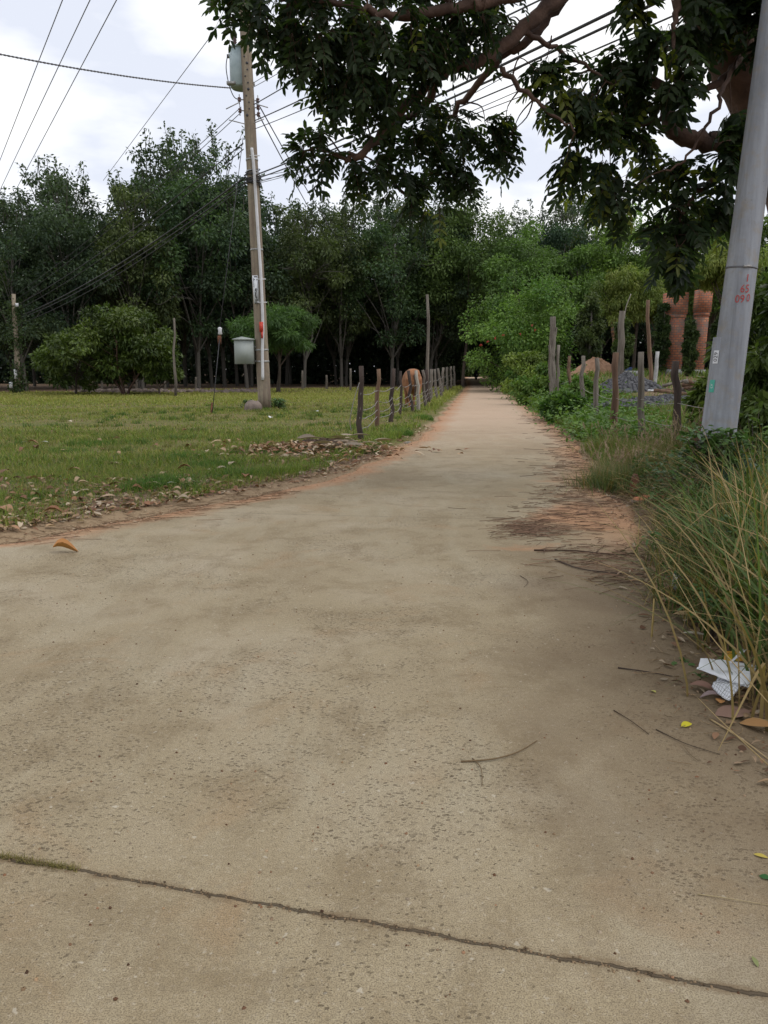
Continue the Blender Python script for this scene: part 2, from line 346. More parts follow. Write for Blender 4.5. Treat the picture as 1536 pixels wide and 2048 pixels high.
    sl = ramp(t, mth(t, 'ADD', el, ew), [(0.12, 1.0), (0.5, 0.0)]); sr = ramp(t, mth(t, 'ADD', er, ew), [(0.1, 0.9), (0.6, 0.0)])
    sand = mth(t, 'MAXIMUM', sl, mth(t, 'MULTIPLY', sr, mth(t, 'SUBTRACT', 1.0, attr(t, 'near'))))
    pa = attr(t, 'patch'); pw = mth(t, 'ADD', pa, mth(t, 'MULTIPLY', mth(t, 'SUBTRACT', noise(t, 3.2, 7, 0.7, P), 0.5), 1.3))
    sand = mth(t, 'MAXIMUM', sand, mth(t, 'MULTIPLY', ramp(t, pw, [(0.40, 0.0), (0.75, 1.0)]), 0.95))
    scol = mixc(t, ramp(t, noise(t, 9, 5, 0.7, P), [(0.35, 0.0), (0.65, 1.0)]), (0.33, 0.165, 0.082), (0.44, 0.245, 0.135))
    c = mixc(t, mth(t, 'MULTIPLY', sand, 0.85), c, scol)
    nzj = noise(t, 5, 7, 0.7, P); nzf = noise(t, 3, 7, 0.75, P)
    j = line_mask(t, P, JA, JB, 0.0055, 0.055, nzj)
    lines = [(G(480, 1026), G(1100, 1041), 0.006), (G(840, 915), G(1165, 917), 0.012), (G(860, 868), G(1120, 866), 0.016),
             (G(880, 838), G(1090, 837), 0.02), (G(900, 815), G(1060, 814), 0.02)]
    halo = line_mask(t, P, JA, JB, 0.02, 0.09, nzf)
    c = mixc(t, mth(t, 'MULTIPLY', mth(t, 'MULTIPLY', halo, 0.75), ramp(t, noise(t, 4, 5, 0.7, P), [(0.4, 0.0), (0.6, 1.0)])), c, (0.16, 0.11, 0.062))
    c = mixc(t, mth(t, 'MULTIPLY', j, 0.85), c, (0.075, 0.055, 0.035))
    for A_, B_, ww in lines:
        k = line_mask(t, P, A_, B_, ww, 0.05, nzj); c = mixc(t, mth(t, 'MULTIPLY', k, 0.6), c, (0.09, 0.07, 0.05))
    t.links.new(c, b.inputs['Base Color'])
    h = mth(t, 'ADD', mth(t, 'MULTIPLY', fine, 0.35), mth(t, 'MULTIPLY', mid, 0.5))
    h = mth(t, 'SUBTRACT', h, mth(t, 'MULTIPLY', pit, 0.7)); h = mth(t, 'SUBTRACT', h, mth(t, 'MULTIPLY', j, 2.0)); h = mth(t, 'ADD', h, mth(t, 'MULTIPLY', grain, 0.15))
    bumpn(t, b, h, 0.8, 0.010); return m
M['road'] = roadmat()
def groundmat():
    m, t, b = newmat('earth_and_turf'); P = objco(t); b.inputs['Roughness'].default_value = 0.95; b.inputs['Specular IOR Level'].default_value = 0.15
    n1 = noise(t, 0.35, 5, 0.6, P, 0.4); n2 = noise(t, 3.0, 6, 0.7, P); n3 = noise(t, 25, 4, 0.7, P)
    turf = ramp(t, n2, [(0.3, (0.07, 0.085, 0.022)), (0.5, (0.15, 0.16, 0.045)), (0.7, (0.22, 0.19, 0.07))])
    turf = mixc(t, ramp(t, n1, [(0.4, 0.0), (0.65, 0.7)]), turf, (0.25, 0.18, 0.095))
    turf = mixc(t, ramp(t, n3, [(0.4, 0.5), (0.6, 0.0)]), turf, (0.03, 0.03, 0.012))
    dirt = mixc(t, ramp(t, n3, [(0.35, 0.0), (0.65, 1.0)]), (0.10, 0.065, 0.04), (0.24, 0.165, 0.11))
    sand = mixc(t, n3, (0.22, 0.15, 0.088), (0.36, 0.265, 0.165))
    ro = attr(t, 'out'); dz = attr(t, 'dirt')
    nn = mth(t, 'MULTIPLY', mth(t, 'SUBTRACT', noise(t, 1.7, 6, 0.7, P), 0.5), 1.5)
    f = ramp(t, mth(t, 'ADD', dz, nn), [(0.35, 0.0), (0.6, 1.0)])
    c = mixc(t, f, turf, dirt)
    f2 = ramp(t, mth(t, 'ADD', ro, mth(t, 'MULTIPLY', nn, 0.35)), [(0.30, 1.0), (0.62, 0.0)])
    c = mixc(t, f2, c, sand)
    t.links.new(c, b.inputs['Base Color']); bumpn(t, b, mth(t, 'ADD', n2, mth(t, 'MULTIPLY', n3, 0.4)), 0.8, 0.04); return m
M['ground'] = groundmat()

# ------------------------------------------------------------------ ground and road sheets
def fattr(me, name, vals):
    a = me.attributes.new(name, 'FLOAT', 'POINT'); a.data.foreach_set('value', np.asarray(vals, np.float32))
def gaxis(first, ratio, lim):
    o = [0.0]; s_ = first
    while o[-1] < lim: o.append(o[-1]+s_); s_ *= ratio
    return np.array(o)
ax = gaxis(0.05, 1.014, 420); gx = np.concatenate([-ax[::-1][:-1], ax])
ayp = gaxis(0.06, 1.010, 420); ayn = gaxis(0.3, 1.2, 300); gy = np.concatenate([-ayn[::-1][:-1], ayp])
def dirtiness(x, y):
    l = xL(y); dl = l-x
    d = np.where(dl > 0, np.clip(1.25-dl/2.3, 0, 1)*np.clip((17-y)/7, 0, 1), 0)
    d = np.maximum(d, 0.75*np.exp(-(((x+4.6)/1.9)**2+((y-8.6)/1.5)**2)))           # bare patch at the far left
    d = np.maximum(d, 0.95*np.exp(-(((x-G(640, 905)[0])/1.3)**2+((y-G(640, 905)[1])/1.2)**2)))
    fl = forest_front(x); d = np.maximum(d, sstep((y-fl+3.2)/2.0)*1.3)
    dr = x-xR(y); d = np.where((dr > 0) & (dr < 1.4) & (y < 20), np.maximum(d, 0.9), d)
    d = np.where((dr > 0) & (y < 10.5), 0.95, d)
    d = np.maximum(d, np.where((dr > 2) & (y > 23), 0.55, 0)); return d
def forest_front(x): return np.interp(x, [-45, -22, -10, 2, 6, 8, 10, 14, 40], [47, 50, 57, 62, 66, 66, 60, 58, 56])
X, Yg = np.meshgrid(gx, gy); X = X.ravel(); Yg = Yg.ravel(); Z = gh(X, Yg)
mb = MB(); ny, nx = len(gy), len(gx)
i, j = np.meshgrid(np.arange(ny-1), np.arange(nx-1), indexing='ij'); i = i.ravel(); j = j.ravel()
mb.add(np.stack([X, Yg, Z], 1), np.stack([i*nx+j, i*nx+j+1, (i+1)*nx+j+1, (i+1)*nx+j], 1))
me = mb.mesh('ground', M['ground'], True)
fattr(me, 'out', np.where(X > xR(Yg), np.where(Yg > 9, X-xR(Yg), 2.0), (xL(Yg)-X)*(1+2.2*np.clip((Yg-9)/6, 0, 1)))); fattr(me, 'dirt', dirtiness(X, Yg))
tag(link('ground', me), kind='structure')
ry = np.concatenate([-gaxis(0.3, 1.1, 6)[::-1][:-1], gaxis(0.035, 1.0075, 138)]); rt = np.linspace(0, 1, 121)
RT, RYY = np.meshgrid(rt, ry); RT = RT.ravel(); RYY = RYY.ravel(); a_, b_ = xL(RYY), xR(RYY); RXX = a_+(b_-a_)*RT
ed = np.minimum(RXX-a_, b_-RXX)
mb = MB(); n1_, n2_ = len(ry), len(rt); i, j = np.meshgrid(np.arange(n1_-1), np.arange(n2_-1), indexing='ij'); i = i.ravel(); j = j.ravel()
RZ = 0.0-0.04*np.clip(1-ed/0.05, 0, 1)
mb.add(np.stack([RXX, RYY, RZ], 1), np.stack([i*n2_+j, i*n2_+j+1, (i+1)*n2_+j+1, (i+1)*n2_+j], 1))
me = mb.mesh('road', M['road'], True)
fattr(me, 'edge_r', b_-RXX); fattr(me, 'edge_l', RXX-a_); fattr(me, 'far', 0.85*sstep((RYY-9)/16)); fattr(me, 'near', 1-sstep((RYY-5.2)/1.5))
pc = G(1180, 1040)
fattr(me, 'patch', np.exp(-(((RXX-pc[0]-0.15)/0.75)**2+((RYY-pc[1]-0.1)/0.75)**2))+0.55*np.exp(-(((RXX-G(1060,1095)[0])/0.5)**2+((RYY-G(1060,1095)[1])/0.22)**2))+0.5*np.exp(-(((RXX-b_+.5)/0.5)**2+((RYY-10.5)/3)**2)))
wv = 0
for (px, py, sx, sy) in ((620, 1480, .55, .45), (480, 1380, .4, .35), (850, 1620, .4, .35), (130, 1500, .3, .35), (760, 1260, .5, .35), (250, 1150, .5, .5), (1400, 1650, .25, .3)):
    q = G(px, py); wv = np.maximum(wv, np.exp(-(((RXX-q[0])/sx)**2+((RYY-q[1])/sy)**2)))
fattr(me, 'wear', wv)
tag(link('road', me), kind='structure')

# ------------------------------------------------------------------ leaves, blades
RK = np.random.default_rng(99)
def quadleaves(mb, P, D, Nn, Ln, Wd, col, droop=0.1):
    D = nrm(D); Sd = nrm(np.cross(D, Nn)); Ln = Ln[:, None]; Wd = Wd[:, None]
    tip = P+D*Ln; tip[:, 2] -= Ln[:, 0]*droop
    mid = P+D*Ln*0.48
    V = np.stack([P, mid+Sd*Wd/2, tip, mid-Sd*Wd/2], 1).reshape(-1, 3); n = len(P)
    mb.add(V, np.arange(n*4).reshape(n, 4), np.repeat(col, 4, 0))
def hexleaves(mb, P, D, Nn, Ln, Wd, col, fold=0.25):
    D = nrm(D); Sd = nrm(np.cross(D, Nn)); Nn = nrm(np.cross(Sd, D)); Ln = Ln[:, None]; Wd = Wd[:, None]
    tip = P+D*Ln-Nn*Ln*0.08
    a = P+D*Ln*0.27; b = P+D*Ln*0.72-Nn*Ln*0.03; up = Nn*Wd*fold
    V = np.stack([P, a+Sd*Wd/2+up, b+Sd*Wd*0.46+up, tip, b-Sd*Wd*0.46+up, a-Sd*Wd/2+up], 1).reshape(-1, 3); n = len(P)
    base = np.arange(n)[:, None]*6
    f = np.concatenate([base+np.array([[0, 1, 2, 3]]), base+np.array([[0, 3, 4, 5]])])
    mb.add(V, f, np.repeat(col, 6, 0))
def blades(mb, P, az, h, lean, wd, col, seg=3, tipcol=None, curl=0.5, kink=0):
    n = len(P); kk = np.where(RK.random(n) < kink, RK.uniform(.35, .85, n), 9.0); o = np.stack([np.cos(az), np.sin(az), np.zeros(n)], 1); s_ = np.stack([-np.sin(az), np.cos(az), np.zeros(n)], 1)
    ts = np.linspace(0, 1, seg+1); V = []; C = []
    for t_ in ts:
        c_ = P+o*(lean*h*t_**1.7)[:, None]; c_[:, 2] += h*(t_-curl*np.minimum(lean, 1.3)*0.55*t_**2.4)
        if kink:
            e2 = np.maximum(t_-kk, 0); te = np.minimum(t_, kk); c_ = P+o*(lean*h*te**1.7+h*e2*.8)[:, None]; c_[:, 2] += h*(te-curl*np.minimum(lean, 1.3)*0.55*te**2.4)-h*e2*.55
        ww = wd*(1-t_**1.6*0.93)/2
        V += [c_-s_*ww[:, None], c_+s_*ww[:, None]]
        cc = col if tipcol is None else col*(1-t_)+tipcol*t_
        C += [cc, cc]
    V = np.stack(V, 1).reshape(-1, 3); C = np.stack(C, 1).reshape(-1, 3)
    base = np.arange(n)[:, None]*(2*(seg+1))
    f = np.concatenate([base+np.array([[2*k, 2*k+1, 2*k+3, 2*k+2]]) for k in range(seg)])
    mb.add(V, f, C)
def rdir(rng, n): v = rng.normal(size=(n, 3)); return nrm(v)
def gcol(rng, n, a, b, jit=0.15):
    t_ = rng.random((n, 1)); c = np.array(a)*(1-t_)+np.array(b)*t_
    return np.clip(c*(1+rng.normal(0, jit, (n, 1))), 0.003, 0.9)

def crown(rng, H, R, zb, nclump, nleaf, ll, lw, ca, cb, shape=1.0, rcf=0.3, droop=0.25, upn=0.8, flat=0.7, lowsparse=0, top=None, hang=0.0, inner=0.35):
    mb = MB(); zc = (H+zb)/2; az = (H-zb)/2; cents = []
    lob = rng.uniform(0.75, 1.2, 7); lp = rng.uniform(0, 6.28)
    for k in range(nclump):
        for _ in range(30):
            d = rdir(rng, 1)[0]; r = rng.random()**inner
            ang = math.atan2(d[1], d[0]); lf = lob[int((ang+math.pi)/6.284*6.999)]
            zf = d[2]*r
            wide = R*lf*(1-0.35*max(zf, 0)**2*shape)*(1.0)
            p = np.array([d[0]*r*wide, d[1]*r*wide, zc+zf*az])
            if p[2] > zb*0.9: break
        rc = R*rcf*rng.uniform(0.6, 1.25)
        if top is not None and p[2] > H-az*0.45: rc *= top
        cents.append((p, rc))
        n = int(nleaf*(rc/(R*rcf))**2*rng.uniform(0.7, 1.2))
        dd = rdir(rng, n); rr = rng.random(n)**0.45*rc
        q = p+dd*rr[:, None]*np.array([1, 1, flat])
        q[:, 2] -= hang*np.linalg.norm(dd[:, :2], axis=1)**2*rr*0.5
        D = dd*0.8+rdir(rng, n)*0.7; D[:, 2] -= droop+hang
        Nn = rdir(rng, n)*0.7; Nn[:, 2] += upn
        br = rng.uniform(0.72, 1.28); t_ = np.clip(rng.normal(rng.random(), 0.25, (n, 1)), 0, 1)
        col = (np.array(ca)*(1-t_)+np.array(cb)*t_)*br*(1+rng.normal(0, .12, (n, 1)))
        quadleaves(mb, q, D, Nn, ll*rng.uniform(0.6, 1.25, n), lw*rng.uniform(0.7, 1.2, n), np.clip(col, .004, .8))
    return mb, cents
def trunkmesh(rng, H, zb, cents, r0, R, nst=1, n=8, bare=0.8, lean=0.15, spread=0.3, nb=20, bumps=0.06):
    mb = MB(); tops = []
    for s_ in range(nst):
        a = rng.uniform(0, 6.28); off = spread*(nst > 1)
        b = np.array([math.cos(a)*r0*off*2, math.sin(a)*r0*off*2, -0.15]); tp = np.array([rng.normal(0, lean*R)+math.cos(a)*R*0.5*(nst > 1), rng.normal(0, lean*R)+math.sin(a)*R*0.5*(nst > 1), H*bare])
        m = b*0.5+tp*0.5+np.append(rng.normal(0, 0.03*H, 2), 0)
        pth = smooth_path([b, b*0.8+m*0.2+[0, 0, .2], m, tp], 5); rr = np.linspace(1, 0.25, len(pth))**0.9*r0/(nst**0.4); rr[0] *= 1.35
        addtube(mb, pth, rr, n, jit=bumps, rng=rng); tops.append((pth, rr))
    for k in rng.permutation(len(cents))[:nb]:
        p, rc = cents[k]; pth, rr = tops[rng.integers(len(tops))]
        hz = np.clip(p[2]-rng.uniform(0.15, 0.4)*H, H*0.12, H*bare*0.95); idx = int(np.argmin(abs(pth[:, 2]-hz)))
        a = pth[idx]; mid = a*0.45+p*0.55+np.array([0, 0, 0.06*H])*rng.uniform(-.3, 1); e_ = p+np.array([0, 0, rc*0.3])
        q = smooth_path([a, mid, e_], 4); rb = rr[idx]*0.5
        addtube(mb, q, np.linspace(rb, rb*0.18, len(q)), 5)
    return mb
def tree(name, loc, label, cat, rng, leafm='leaf', barkm='bark', group=None, r0=0.15, rz=0, trunk_kw={}, **kw):
    t_ = thing(name, loc, label, cat, group, rz)
    cb, cents = crown(rng, **kw)
    trunkmesh(rng, kw['H'], kw['zb'], cents, r0, kw['R'], **trunk_kw).build('trunk', M[barkm], t_, True)
    cb.build('crown', M[leafm], t_); return t_

# ------------------------------------------------------------------ rubber plantation on the far side of the field
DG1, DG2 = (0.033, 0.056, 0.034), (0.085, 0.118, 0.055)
protos = []
for k in range(6):
    rg = np.random.default_rng(100+k)
    cb, cents = crown(rg, H=1.0, R=0.235, zb=(.22, .26, .2, .24, .22, .28)[k], nclump=52, nleaf=(300, 260, 330, 240, 300, 280)[k], ll=(.017, .02, .016, .021, .017, .018)[k], lw=0.0085, ca=tuple(np.array(DG1)*((1, 1, 1), (1.25, 1.1, .8), (.85, 1, 1.1), (1.5, 1.3, .9), (1, 1.15, 1), (.9, .9, 1))[k]), cb=tuple(np.array(DG2)*((1, 1, 1), (1.2, 1.1, .8), (.8, .95, 1.1), (1.4, 1.25, .85), (1, 1.15, .9), (.85, .9, 1))[k]), rcf=0.27, droop=0.45, upn=0.8, top=0.6, shape=0.8, flat=0.85)
    tm = trunkmesh(rg, 1.0, 0.24, cents, 0.0105, 0.2, bare=0.82, lean=0.12, nb=26)
    dm = MB()      # pale dead branches in some crowns
    for _ in range((0, 3, 0, 5, 2, 0)[k]):
        a = rg.uniform(0, 6.28); z0 = rg.uniform(.4, .7); b0 = np.array([math.cos(a)*.08, math.sin(a)*.08, z0]); 
        for _2 in range(7):
            e0 = np.array([math.cos(a), math.sin(a), 0])*rg.uniform(.2, .29)+[rg.normal(0, .04), rg.normal(0, .04), z0+rg.uniform(-.03, .12)]; addtube(tm, smooth_path([b0, (b0+e0)/2+rg.normal(0, .012, 3), e0], 3), np.linspace(.0028, .0008, 7), 4)
    # twigs standing clear of the top
    for _ in range(9):
        a = rg.uniform(0, 6.28); p0 = np.array([math.cos(a)*.06, math.sin(a)*.06, 0.86]); p1 = np.array([math.cos(a)*rg.uniform(.03, .16), math.sin(a)*rg.uniform(.03, .16), rg.uniform(.98, 1.06)])
        addtube(tm, smooth_path([p0, (p0+p1)/2+[0, 0, .01], p1], 3), np.linspace(.002, .0006, 7), 4)
        n = 42; t_ = rg.uniform(0.35, 1, n)[:, None]; q = p0*(1-t_)+p1*t_+rg.normal(0, .008, (n, 3))
        quadleaves(cb, q, rdir(rg, n)+[0, 0, -.3], rdir(rg, n)*.7+[0, 0, .7], np.full(n, .019), np.full(n, .0085), gcol(rg, n, DG1, DG2))
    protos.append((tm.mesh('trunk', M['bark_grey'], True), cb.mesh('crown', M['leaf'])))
SKY = ([-60, 0, 60, 110, 150, 220, 262, 300, 390, 440, 480, 520, 560, 600, 660, 750, 800, 900, 950, 1005, 1040, 1130, 1190, 1260, 1400, 1540, 1600],
       [470, 448, 372, 345, 350, 318, 372, 318, 280, 282, 330, 400, 392, 385, 376, 368, 380, 410, 436, 462, 440, 412, 425, 445, 440, 430, 430])
ORD = {}
def place_rubber(x, y, row, rng, label, group='plantation trees in rows behind the field', hs=None):
    px = 768+F*x/(y*cp); H = (738-np.interp(px, *SKY))/F*y+CAMH
    H *= (hs if hs else (rng.uniform(0.84, 0.95) if row == 0 else rng.uniform(0.78, 0.90) if row == 1 else rng.uniform(0.74, 0.88)))
    tm, cm = protos[rng.integers(len(protos))]
    z = float(gh(x, y))
    t_ = thing('rubber_tree', (x, y, z), label, 'tree', group, rng.uniform(0, 6.28)); H -= z
    wds = rng.uniform(0.95, 1.2); t_.scale = (H*wds, H*wds, H)
    link('trunk', tm, t_); link('crown', cm, t_); return t_
rg = np.random.default_rng(5)
for row in range(4):
    x = -36.0
    while x < 4.6-row*0.15:
        xx = x+rg.normal(0, .35); y = float(forest_front(xx))+row*4.2+rg.normal(0, .6)+0.8
        if xx < dirv*y-3.0:
            px_ = 768+F*xx/(y*cp)
            lm = next(t for lim, t in ((-20, 'beyond the left edge of the view'), (70, 'behind the far vine-wrapped pole'), (190, 'behind the left half of the spreading field tree'), (345, 'behind the right half of the spreading field tree'), (450, 'between the bare stake and the stay wire'), (560, 'behind the utility pole'), (660, 'behind the feathery tree'), (790, 'behind the first fence posts'), (2000, 'behind the cow and the thin tall pole')) if px_ < lim)
            ORD[(row, lm)] = ORD.get((row, lm), 0)+1; od = ('', 'first', 'second', 'third', 'fourth', 'fifth', 'sixth')[min(6, ORD[(row, lm)])]
            place_rubber(xx, y, row, rg, ('%s front-row rubber tree from the left %s' % (od, lm)) if row == 0 else ('%s second-row rubber tree from the left %s' % (od, lm)) if row == 1 else ('tall dark rubber tree at the front edge of the plantation behind the field',
                'dark rubber tree in the shade just behind the front row of the plantation', 'rubber tree deep in the shaded rows behind the field', 'rubber tree deep in the shaded rows behind the field')[row],
                ('front row of the plantation', 'second row of the plantation', 'deeper rows of the plantation', 'deeper rows of the plantation')[row])
        x += (3.3, 3.7, 4.0, 4.0)[row]
for xx, yy, lab in ((-23.5, 58, 'rubber tree with feathery pointed top, tallest on the left skyline'), (-16.4, 60, 'rubber tree left of the utility pole whose thin top stands highest on the skyline'),
                    (-12.3, 61, 'tall open-topped rubber tree just left of the utility pole')):
    t_ = place_rubber(xx, yy, 0, rg, lab, None, 0.95)
# along the lane, forming the tunnel
for k, yy in enumerate(np.arange(66, 116, 4.2)):
    for sgn in (-1, 1):
        xx = dirv*yy+sgn*rg.uniform(2.9, 3.8)
        place_rubber(xx, yy, 1, rg, ('nearest', 'second nearest', 'third nearest', 'fourth nearest')[k]+' rubber tree on the %s edge of the lane tunnel' % ('left' if sgn < 0 else 'right') if k < 4 else 'rubber tree deep inside the lane tunnel', 'trees lining the lane tunnel', 0.86)
for row in range(3):
    x = 12.0
    while x < 44:
        xx = x+rg.normal(0, .4); yy = 68+row*5+rg.normal(0, .7)
        place_rubber(xx, yy, row, rg, '%s thin-topped skyline tree from the left beyond the yard on the right' % ('first', 'second', 'third', 'fourth', 'fifth', 'sixth', 'seventh', 'eighth', 'ninth', 'tenth', 'eleventh')[min(10, int((x-12)/3.6+.01))] if row == 0 else 'rubber tree behind the others beyond the yard on the right', 'plantation trees beyond the yard', (1.0 if 1010 < 768+F*xx/yy < 1190 else 0.9)*rg.uniform(.95, 1.02))
        x += 3.6+row
# far-off wood filling in behind
rg = np.random.default_rng(9); mb = MB(); tb = MB()
for k in range(230):
    x = rg.uniform(-75, 78); y = rg.uniform(80, 112)
    if abs(x-dirv*y) < 5.5: continue
    H = rg.uniform(9, 12.5); n = 300
    q = np.stack([x+rg.normal(0, 2.0, n), y+rg.normal(0, 1.6, n), rg.uniform(0.2, 1, n)**0.9*H], 1)
    quadleaves(mb, q, rdir(rg, n)+[0, 0, -.4], rdir(rg, n)+[0, 0, .6], rg.uniform(.45, .8, n), rg.uniform(.25, .45, n), gcol(rg, n, DG1, DG2))
    addtube(mb, [[x, y, 0], [x+rg.normal(0, .3), y, H*.7]], [.13, .06], 5, col=(.10, .09, .075))
for k in range(17000):      # undergrowth along the back
    x = rg.uniform(-80, 80); y = rg.uniform(73, 80) if rg.random() < .6 else rg.uniform(112, 118)
    if abs(x-dirv*y) < (5 if y < 100 else 2.6): continue
    n = 7; q = np.array([x, y, rg.uniform(0.0, 1)**1.15*7.0])+rg.normal(0, .4, (n, 3))
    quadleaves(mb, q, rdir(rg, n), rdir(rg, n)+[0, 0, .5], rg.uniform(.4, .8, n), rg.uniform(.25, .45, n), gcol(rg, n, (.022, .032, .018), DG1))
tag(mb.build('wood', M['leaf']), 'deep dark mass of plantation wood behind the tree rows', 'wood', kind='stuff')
mb = MB(); rg = np.random.default_rng(90)      # greenery closing the far end of the lane
n = 60000; q = np.stack([dirv*150+rg.uniform(-17, 17, n), rg.uniform(146, 156, n), rg.uniform(0, 1, n)**.9*15], 1)
quadleaves(mb, q, rdir(rg, n), rdir(rg, n)+[0, 0, .6], rg.uniform(.4, .9, n), rg.uniform(.25, .5, n), gcol(rg, n, (.05, .08, .03), (.12, .17, .05)))
tag(mb.build('far_foliage', M['leaf']), 'lighter green foliage glimpsed at the far end of the lane tunnel', 'foliage', kind='stuff')
# leaf roof over the lane
mb = MB(); rg = np.random.default_rng(10)
for k in range(190):
    y = rg.uniform(66, 124); n = 190; c = np.array([dirv*y+rg.uniform(-5, 5), y, rg.uniform(3.9, 8)]); c[2] += 0 if abs(c[0]-dirv*y) < 2.5 else -rg.uniform(0, 2.4)
    q = c+rg.normal(0, 1, (n, 3))*[.95, .95, .5]
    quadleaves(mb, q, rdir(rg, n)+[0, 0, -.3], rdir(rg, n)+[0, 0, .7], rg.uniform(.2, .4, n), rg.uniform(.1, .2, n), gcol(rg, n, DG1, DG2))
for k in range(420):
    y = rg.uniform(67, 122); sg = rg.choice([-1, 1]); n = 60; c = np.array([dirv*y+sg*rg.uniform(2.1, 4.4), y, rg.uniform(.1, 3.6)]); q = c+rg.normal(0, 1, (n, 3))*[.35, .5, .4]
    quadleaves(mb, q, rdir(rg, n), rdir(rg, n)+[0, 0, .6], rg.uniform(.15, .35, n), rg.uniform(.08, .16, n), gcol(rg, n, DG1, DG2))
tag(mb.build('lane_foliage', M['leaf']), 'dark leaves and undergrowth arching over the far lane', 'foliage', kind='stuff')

# ------------------------------------------------------------------ broadleaf trees and shrubs (mid distance)
MG1, MG2 = (0.075, 0.15, 0.038), (0.175, 0.275, 0.062)
YG1, YG2 = (0.11, 0.16, 0.035), (0.22, 0.25, 0.06)
def bt(name, px, Y, topy, wpx, label, seed, zb=0.8, ca=MG1, cb=MG2, ll=0.24, lw=0.13, nc=46, nl=300, r0=0.16, cat='tree', leafm='leaf', tk=None, group=None, barkm='bark', **kw):
    p = gp(px, Y); H = (738-topy)/F*Y+CAMH-p[2]; R = wpx/2/F*Y
    return tree(name, p, label, cat, np.random.default_rng(seed), leafm, barkm, group, r0, H=H, R=R, zb=zb, nclump=nc, nleaf=nl, ll=ll, lw=lw, ca=ca, cb=cb, trunk_kw=tk or {}, **kw)
big = bt('broadleaf_tree', 1045, 50, 556, 240, 'broad bright green tree overhanging the right of the lane, red flowers low on its left', 21, zb=0.5, nc=70, nl=420, ll=.2, lw=.11, rcf=.28)
rg = np.random.default_rng(3); fl = MB()
for fx, fy in ((976, 684), (990, 676), (1006, 671), (1070, 660), (1064, 650), (1040, 668), (962, 690)):
    p = W(fx, fy, 45.6)-np.array(big.location); n = 8
    fb = MB(); quadleaves(fb, p+rg.normal(0, .008, (n, 3)), rdir(rg, n), rdir(rg, n), np.full(n, .10), np.full(n, .08), np.tile([.38, .07, .06], (n, 1)))
    fb.build('flower', M['leaf'], big)
bt('broadleaf_tree', 925, 63, 418, 190, 'tall mid green tree at the left shoulder of the lane tunnel, below the hanging branch', 22, zb=4.0, nc=60, nl=330, ca=(0.065,0.105,0.036), cb=(0.115,0.168,0.048))
bt('broadleaf_tree', 1045, 60, 462, 170, 'rounded green tree behind the bright tree at the right of the lane', 23, zb=3.0, nc=55, nl=330, ca=(0.074,0.126,0.036), cb=(0.128,0.210,0.054))
bt('broadleaf_tree', 1165, 57, 505, 150, 'round green tree between the bright lane tree and the feathery yellow-green tree', 24, zb=3.5, ca=(0.074,0.126,0.036), cb=(0.135,0.217,0.054))
bt('broadleaf_tree', 1265, 58, 432, 200, 'tall leafy light green tree under the gap between the hanging branches', 25, zb=4.2, nc=60, nl=340, ca=(0.101,0.168,0.036), cb=(0.176,0.266,0.060))
bt('broadleaf_tree', 1400, 56, 446, 190, 'tall green tree left of the leaning grey pole, behind the brick pillars', 26, zb=4, nc=55, nl=330, ca=(0.081,0.133,0.036), cb=(0.149,0.224,0.060))
bt('broadleaf_tree', 1530, 52, 430, 180, 'green tree right of the leaning grey pole at the edge of the view', 27, zb=2, nc=55, nl=330, ca=(0.081,0.133,0.036), cb=(0.149,0.217,0.054))
bt('broadleaf_tree', 1610, 46, 470, 170, 'green tree at the far right, mostly beyond the leaning pole', 28, zb=1, nc=40, nl=300, ca=(0.068,0.112,0.036), cb=(0.121,0.196,0.054))
# feathery yellow-green trees with drooping sprays
bt('feathery_tree', 1245, 44, 545, 130, 'feathery yellow-green tree with drooping sprays, left of the brick pillars', 31, zb=2.6, ca=YG1, cb=YG2, ll=.2, lw=.06, nc=80, nl=300, hang=.35, droop=.5, rcf=.24, flat=.9, shape=.4, inner=.6)
bt('feathery_tree', 1432, 38.2, 505, 180, 'feathery yellow-green tree hanging over the tops of the brick pillars', 32, zb=4.3, ca=YG1, cb=YG2, ll=.2, lw=.06, nc=80, nl=300, hang=.35, droop=.5, rcf=.24, flat=.9, shape=.4, inner=.6)
bt('feathery_tree', 1310, 46, 560, 90, 'small feathery tree above the thin pole in front of the first pillar', 33, zb=3.0, ca=YG1, cb=YG2, ll=.2, lw=.06, nc=80, nl=300, hang=.35, droop=.5, rcf=.24, flat=.9, shape=.4, inner=.6)
# left field trees
bt('bushy_tree', 250, 43, 617, 215, 'low spreading dark green tree with forked red-brown stems at the far side of the field', 41, zb=0.75, ca=(.045,.075,.018), cb=(.11,.15,.03), ll=.26, lw=.10, nc=85, nl=300, rcf=.24, r0=.13, barkm='bark_red', tk=dict(nst=3, bare=.6, nb=30, spread=.5), leafm='leaf_gloss', shape=1.6, inner=.5)
bt('bushy_tree', 150, 43.5, 665, 120, 'lower left lobe bush beside the spreading field tree', 42, zb=0.1, ca=(.045,.075,.018), cb=(.10,.14,.03), ll=.26, lw=.10, nc=36, nl=280, r0=.08, leafm='leaf_gloss', cat='bush')
bt('bushy_tree', 318, 42.5, 680, 80, 'small green bush between the spreading field tree and the bare stake', 43, zb=0.5, ca=(.045,.075,.018), cb=(.11,.15,.03), ll=.26, lw=.10, nc=26, nl=280, r0=.06, leafm='leaf_gloss', cat='bush')
bt('flame_tree', 556, 47, 612, 175, 'feathery green tree with layered fine leaves behind the utility pole', 44, zb=2.0, ca=(.045,.09,.03), cb=(.09,.16,.045), ll=.32, lw=.05, nc=60, nl=420, rcf=.3, flat=.35, droop=.35, r0=.16, tk=dict(bare=.6), inner=.6)
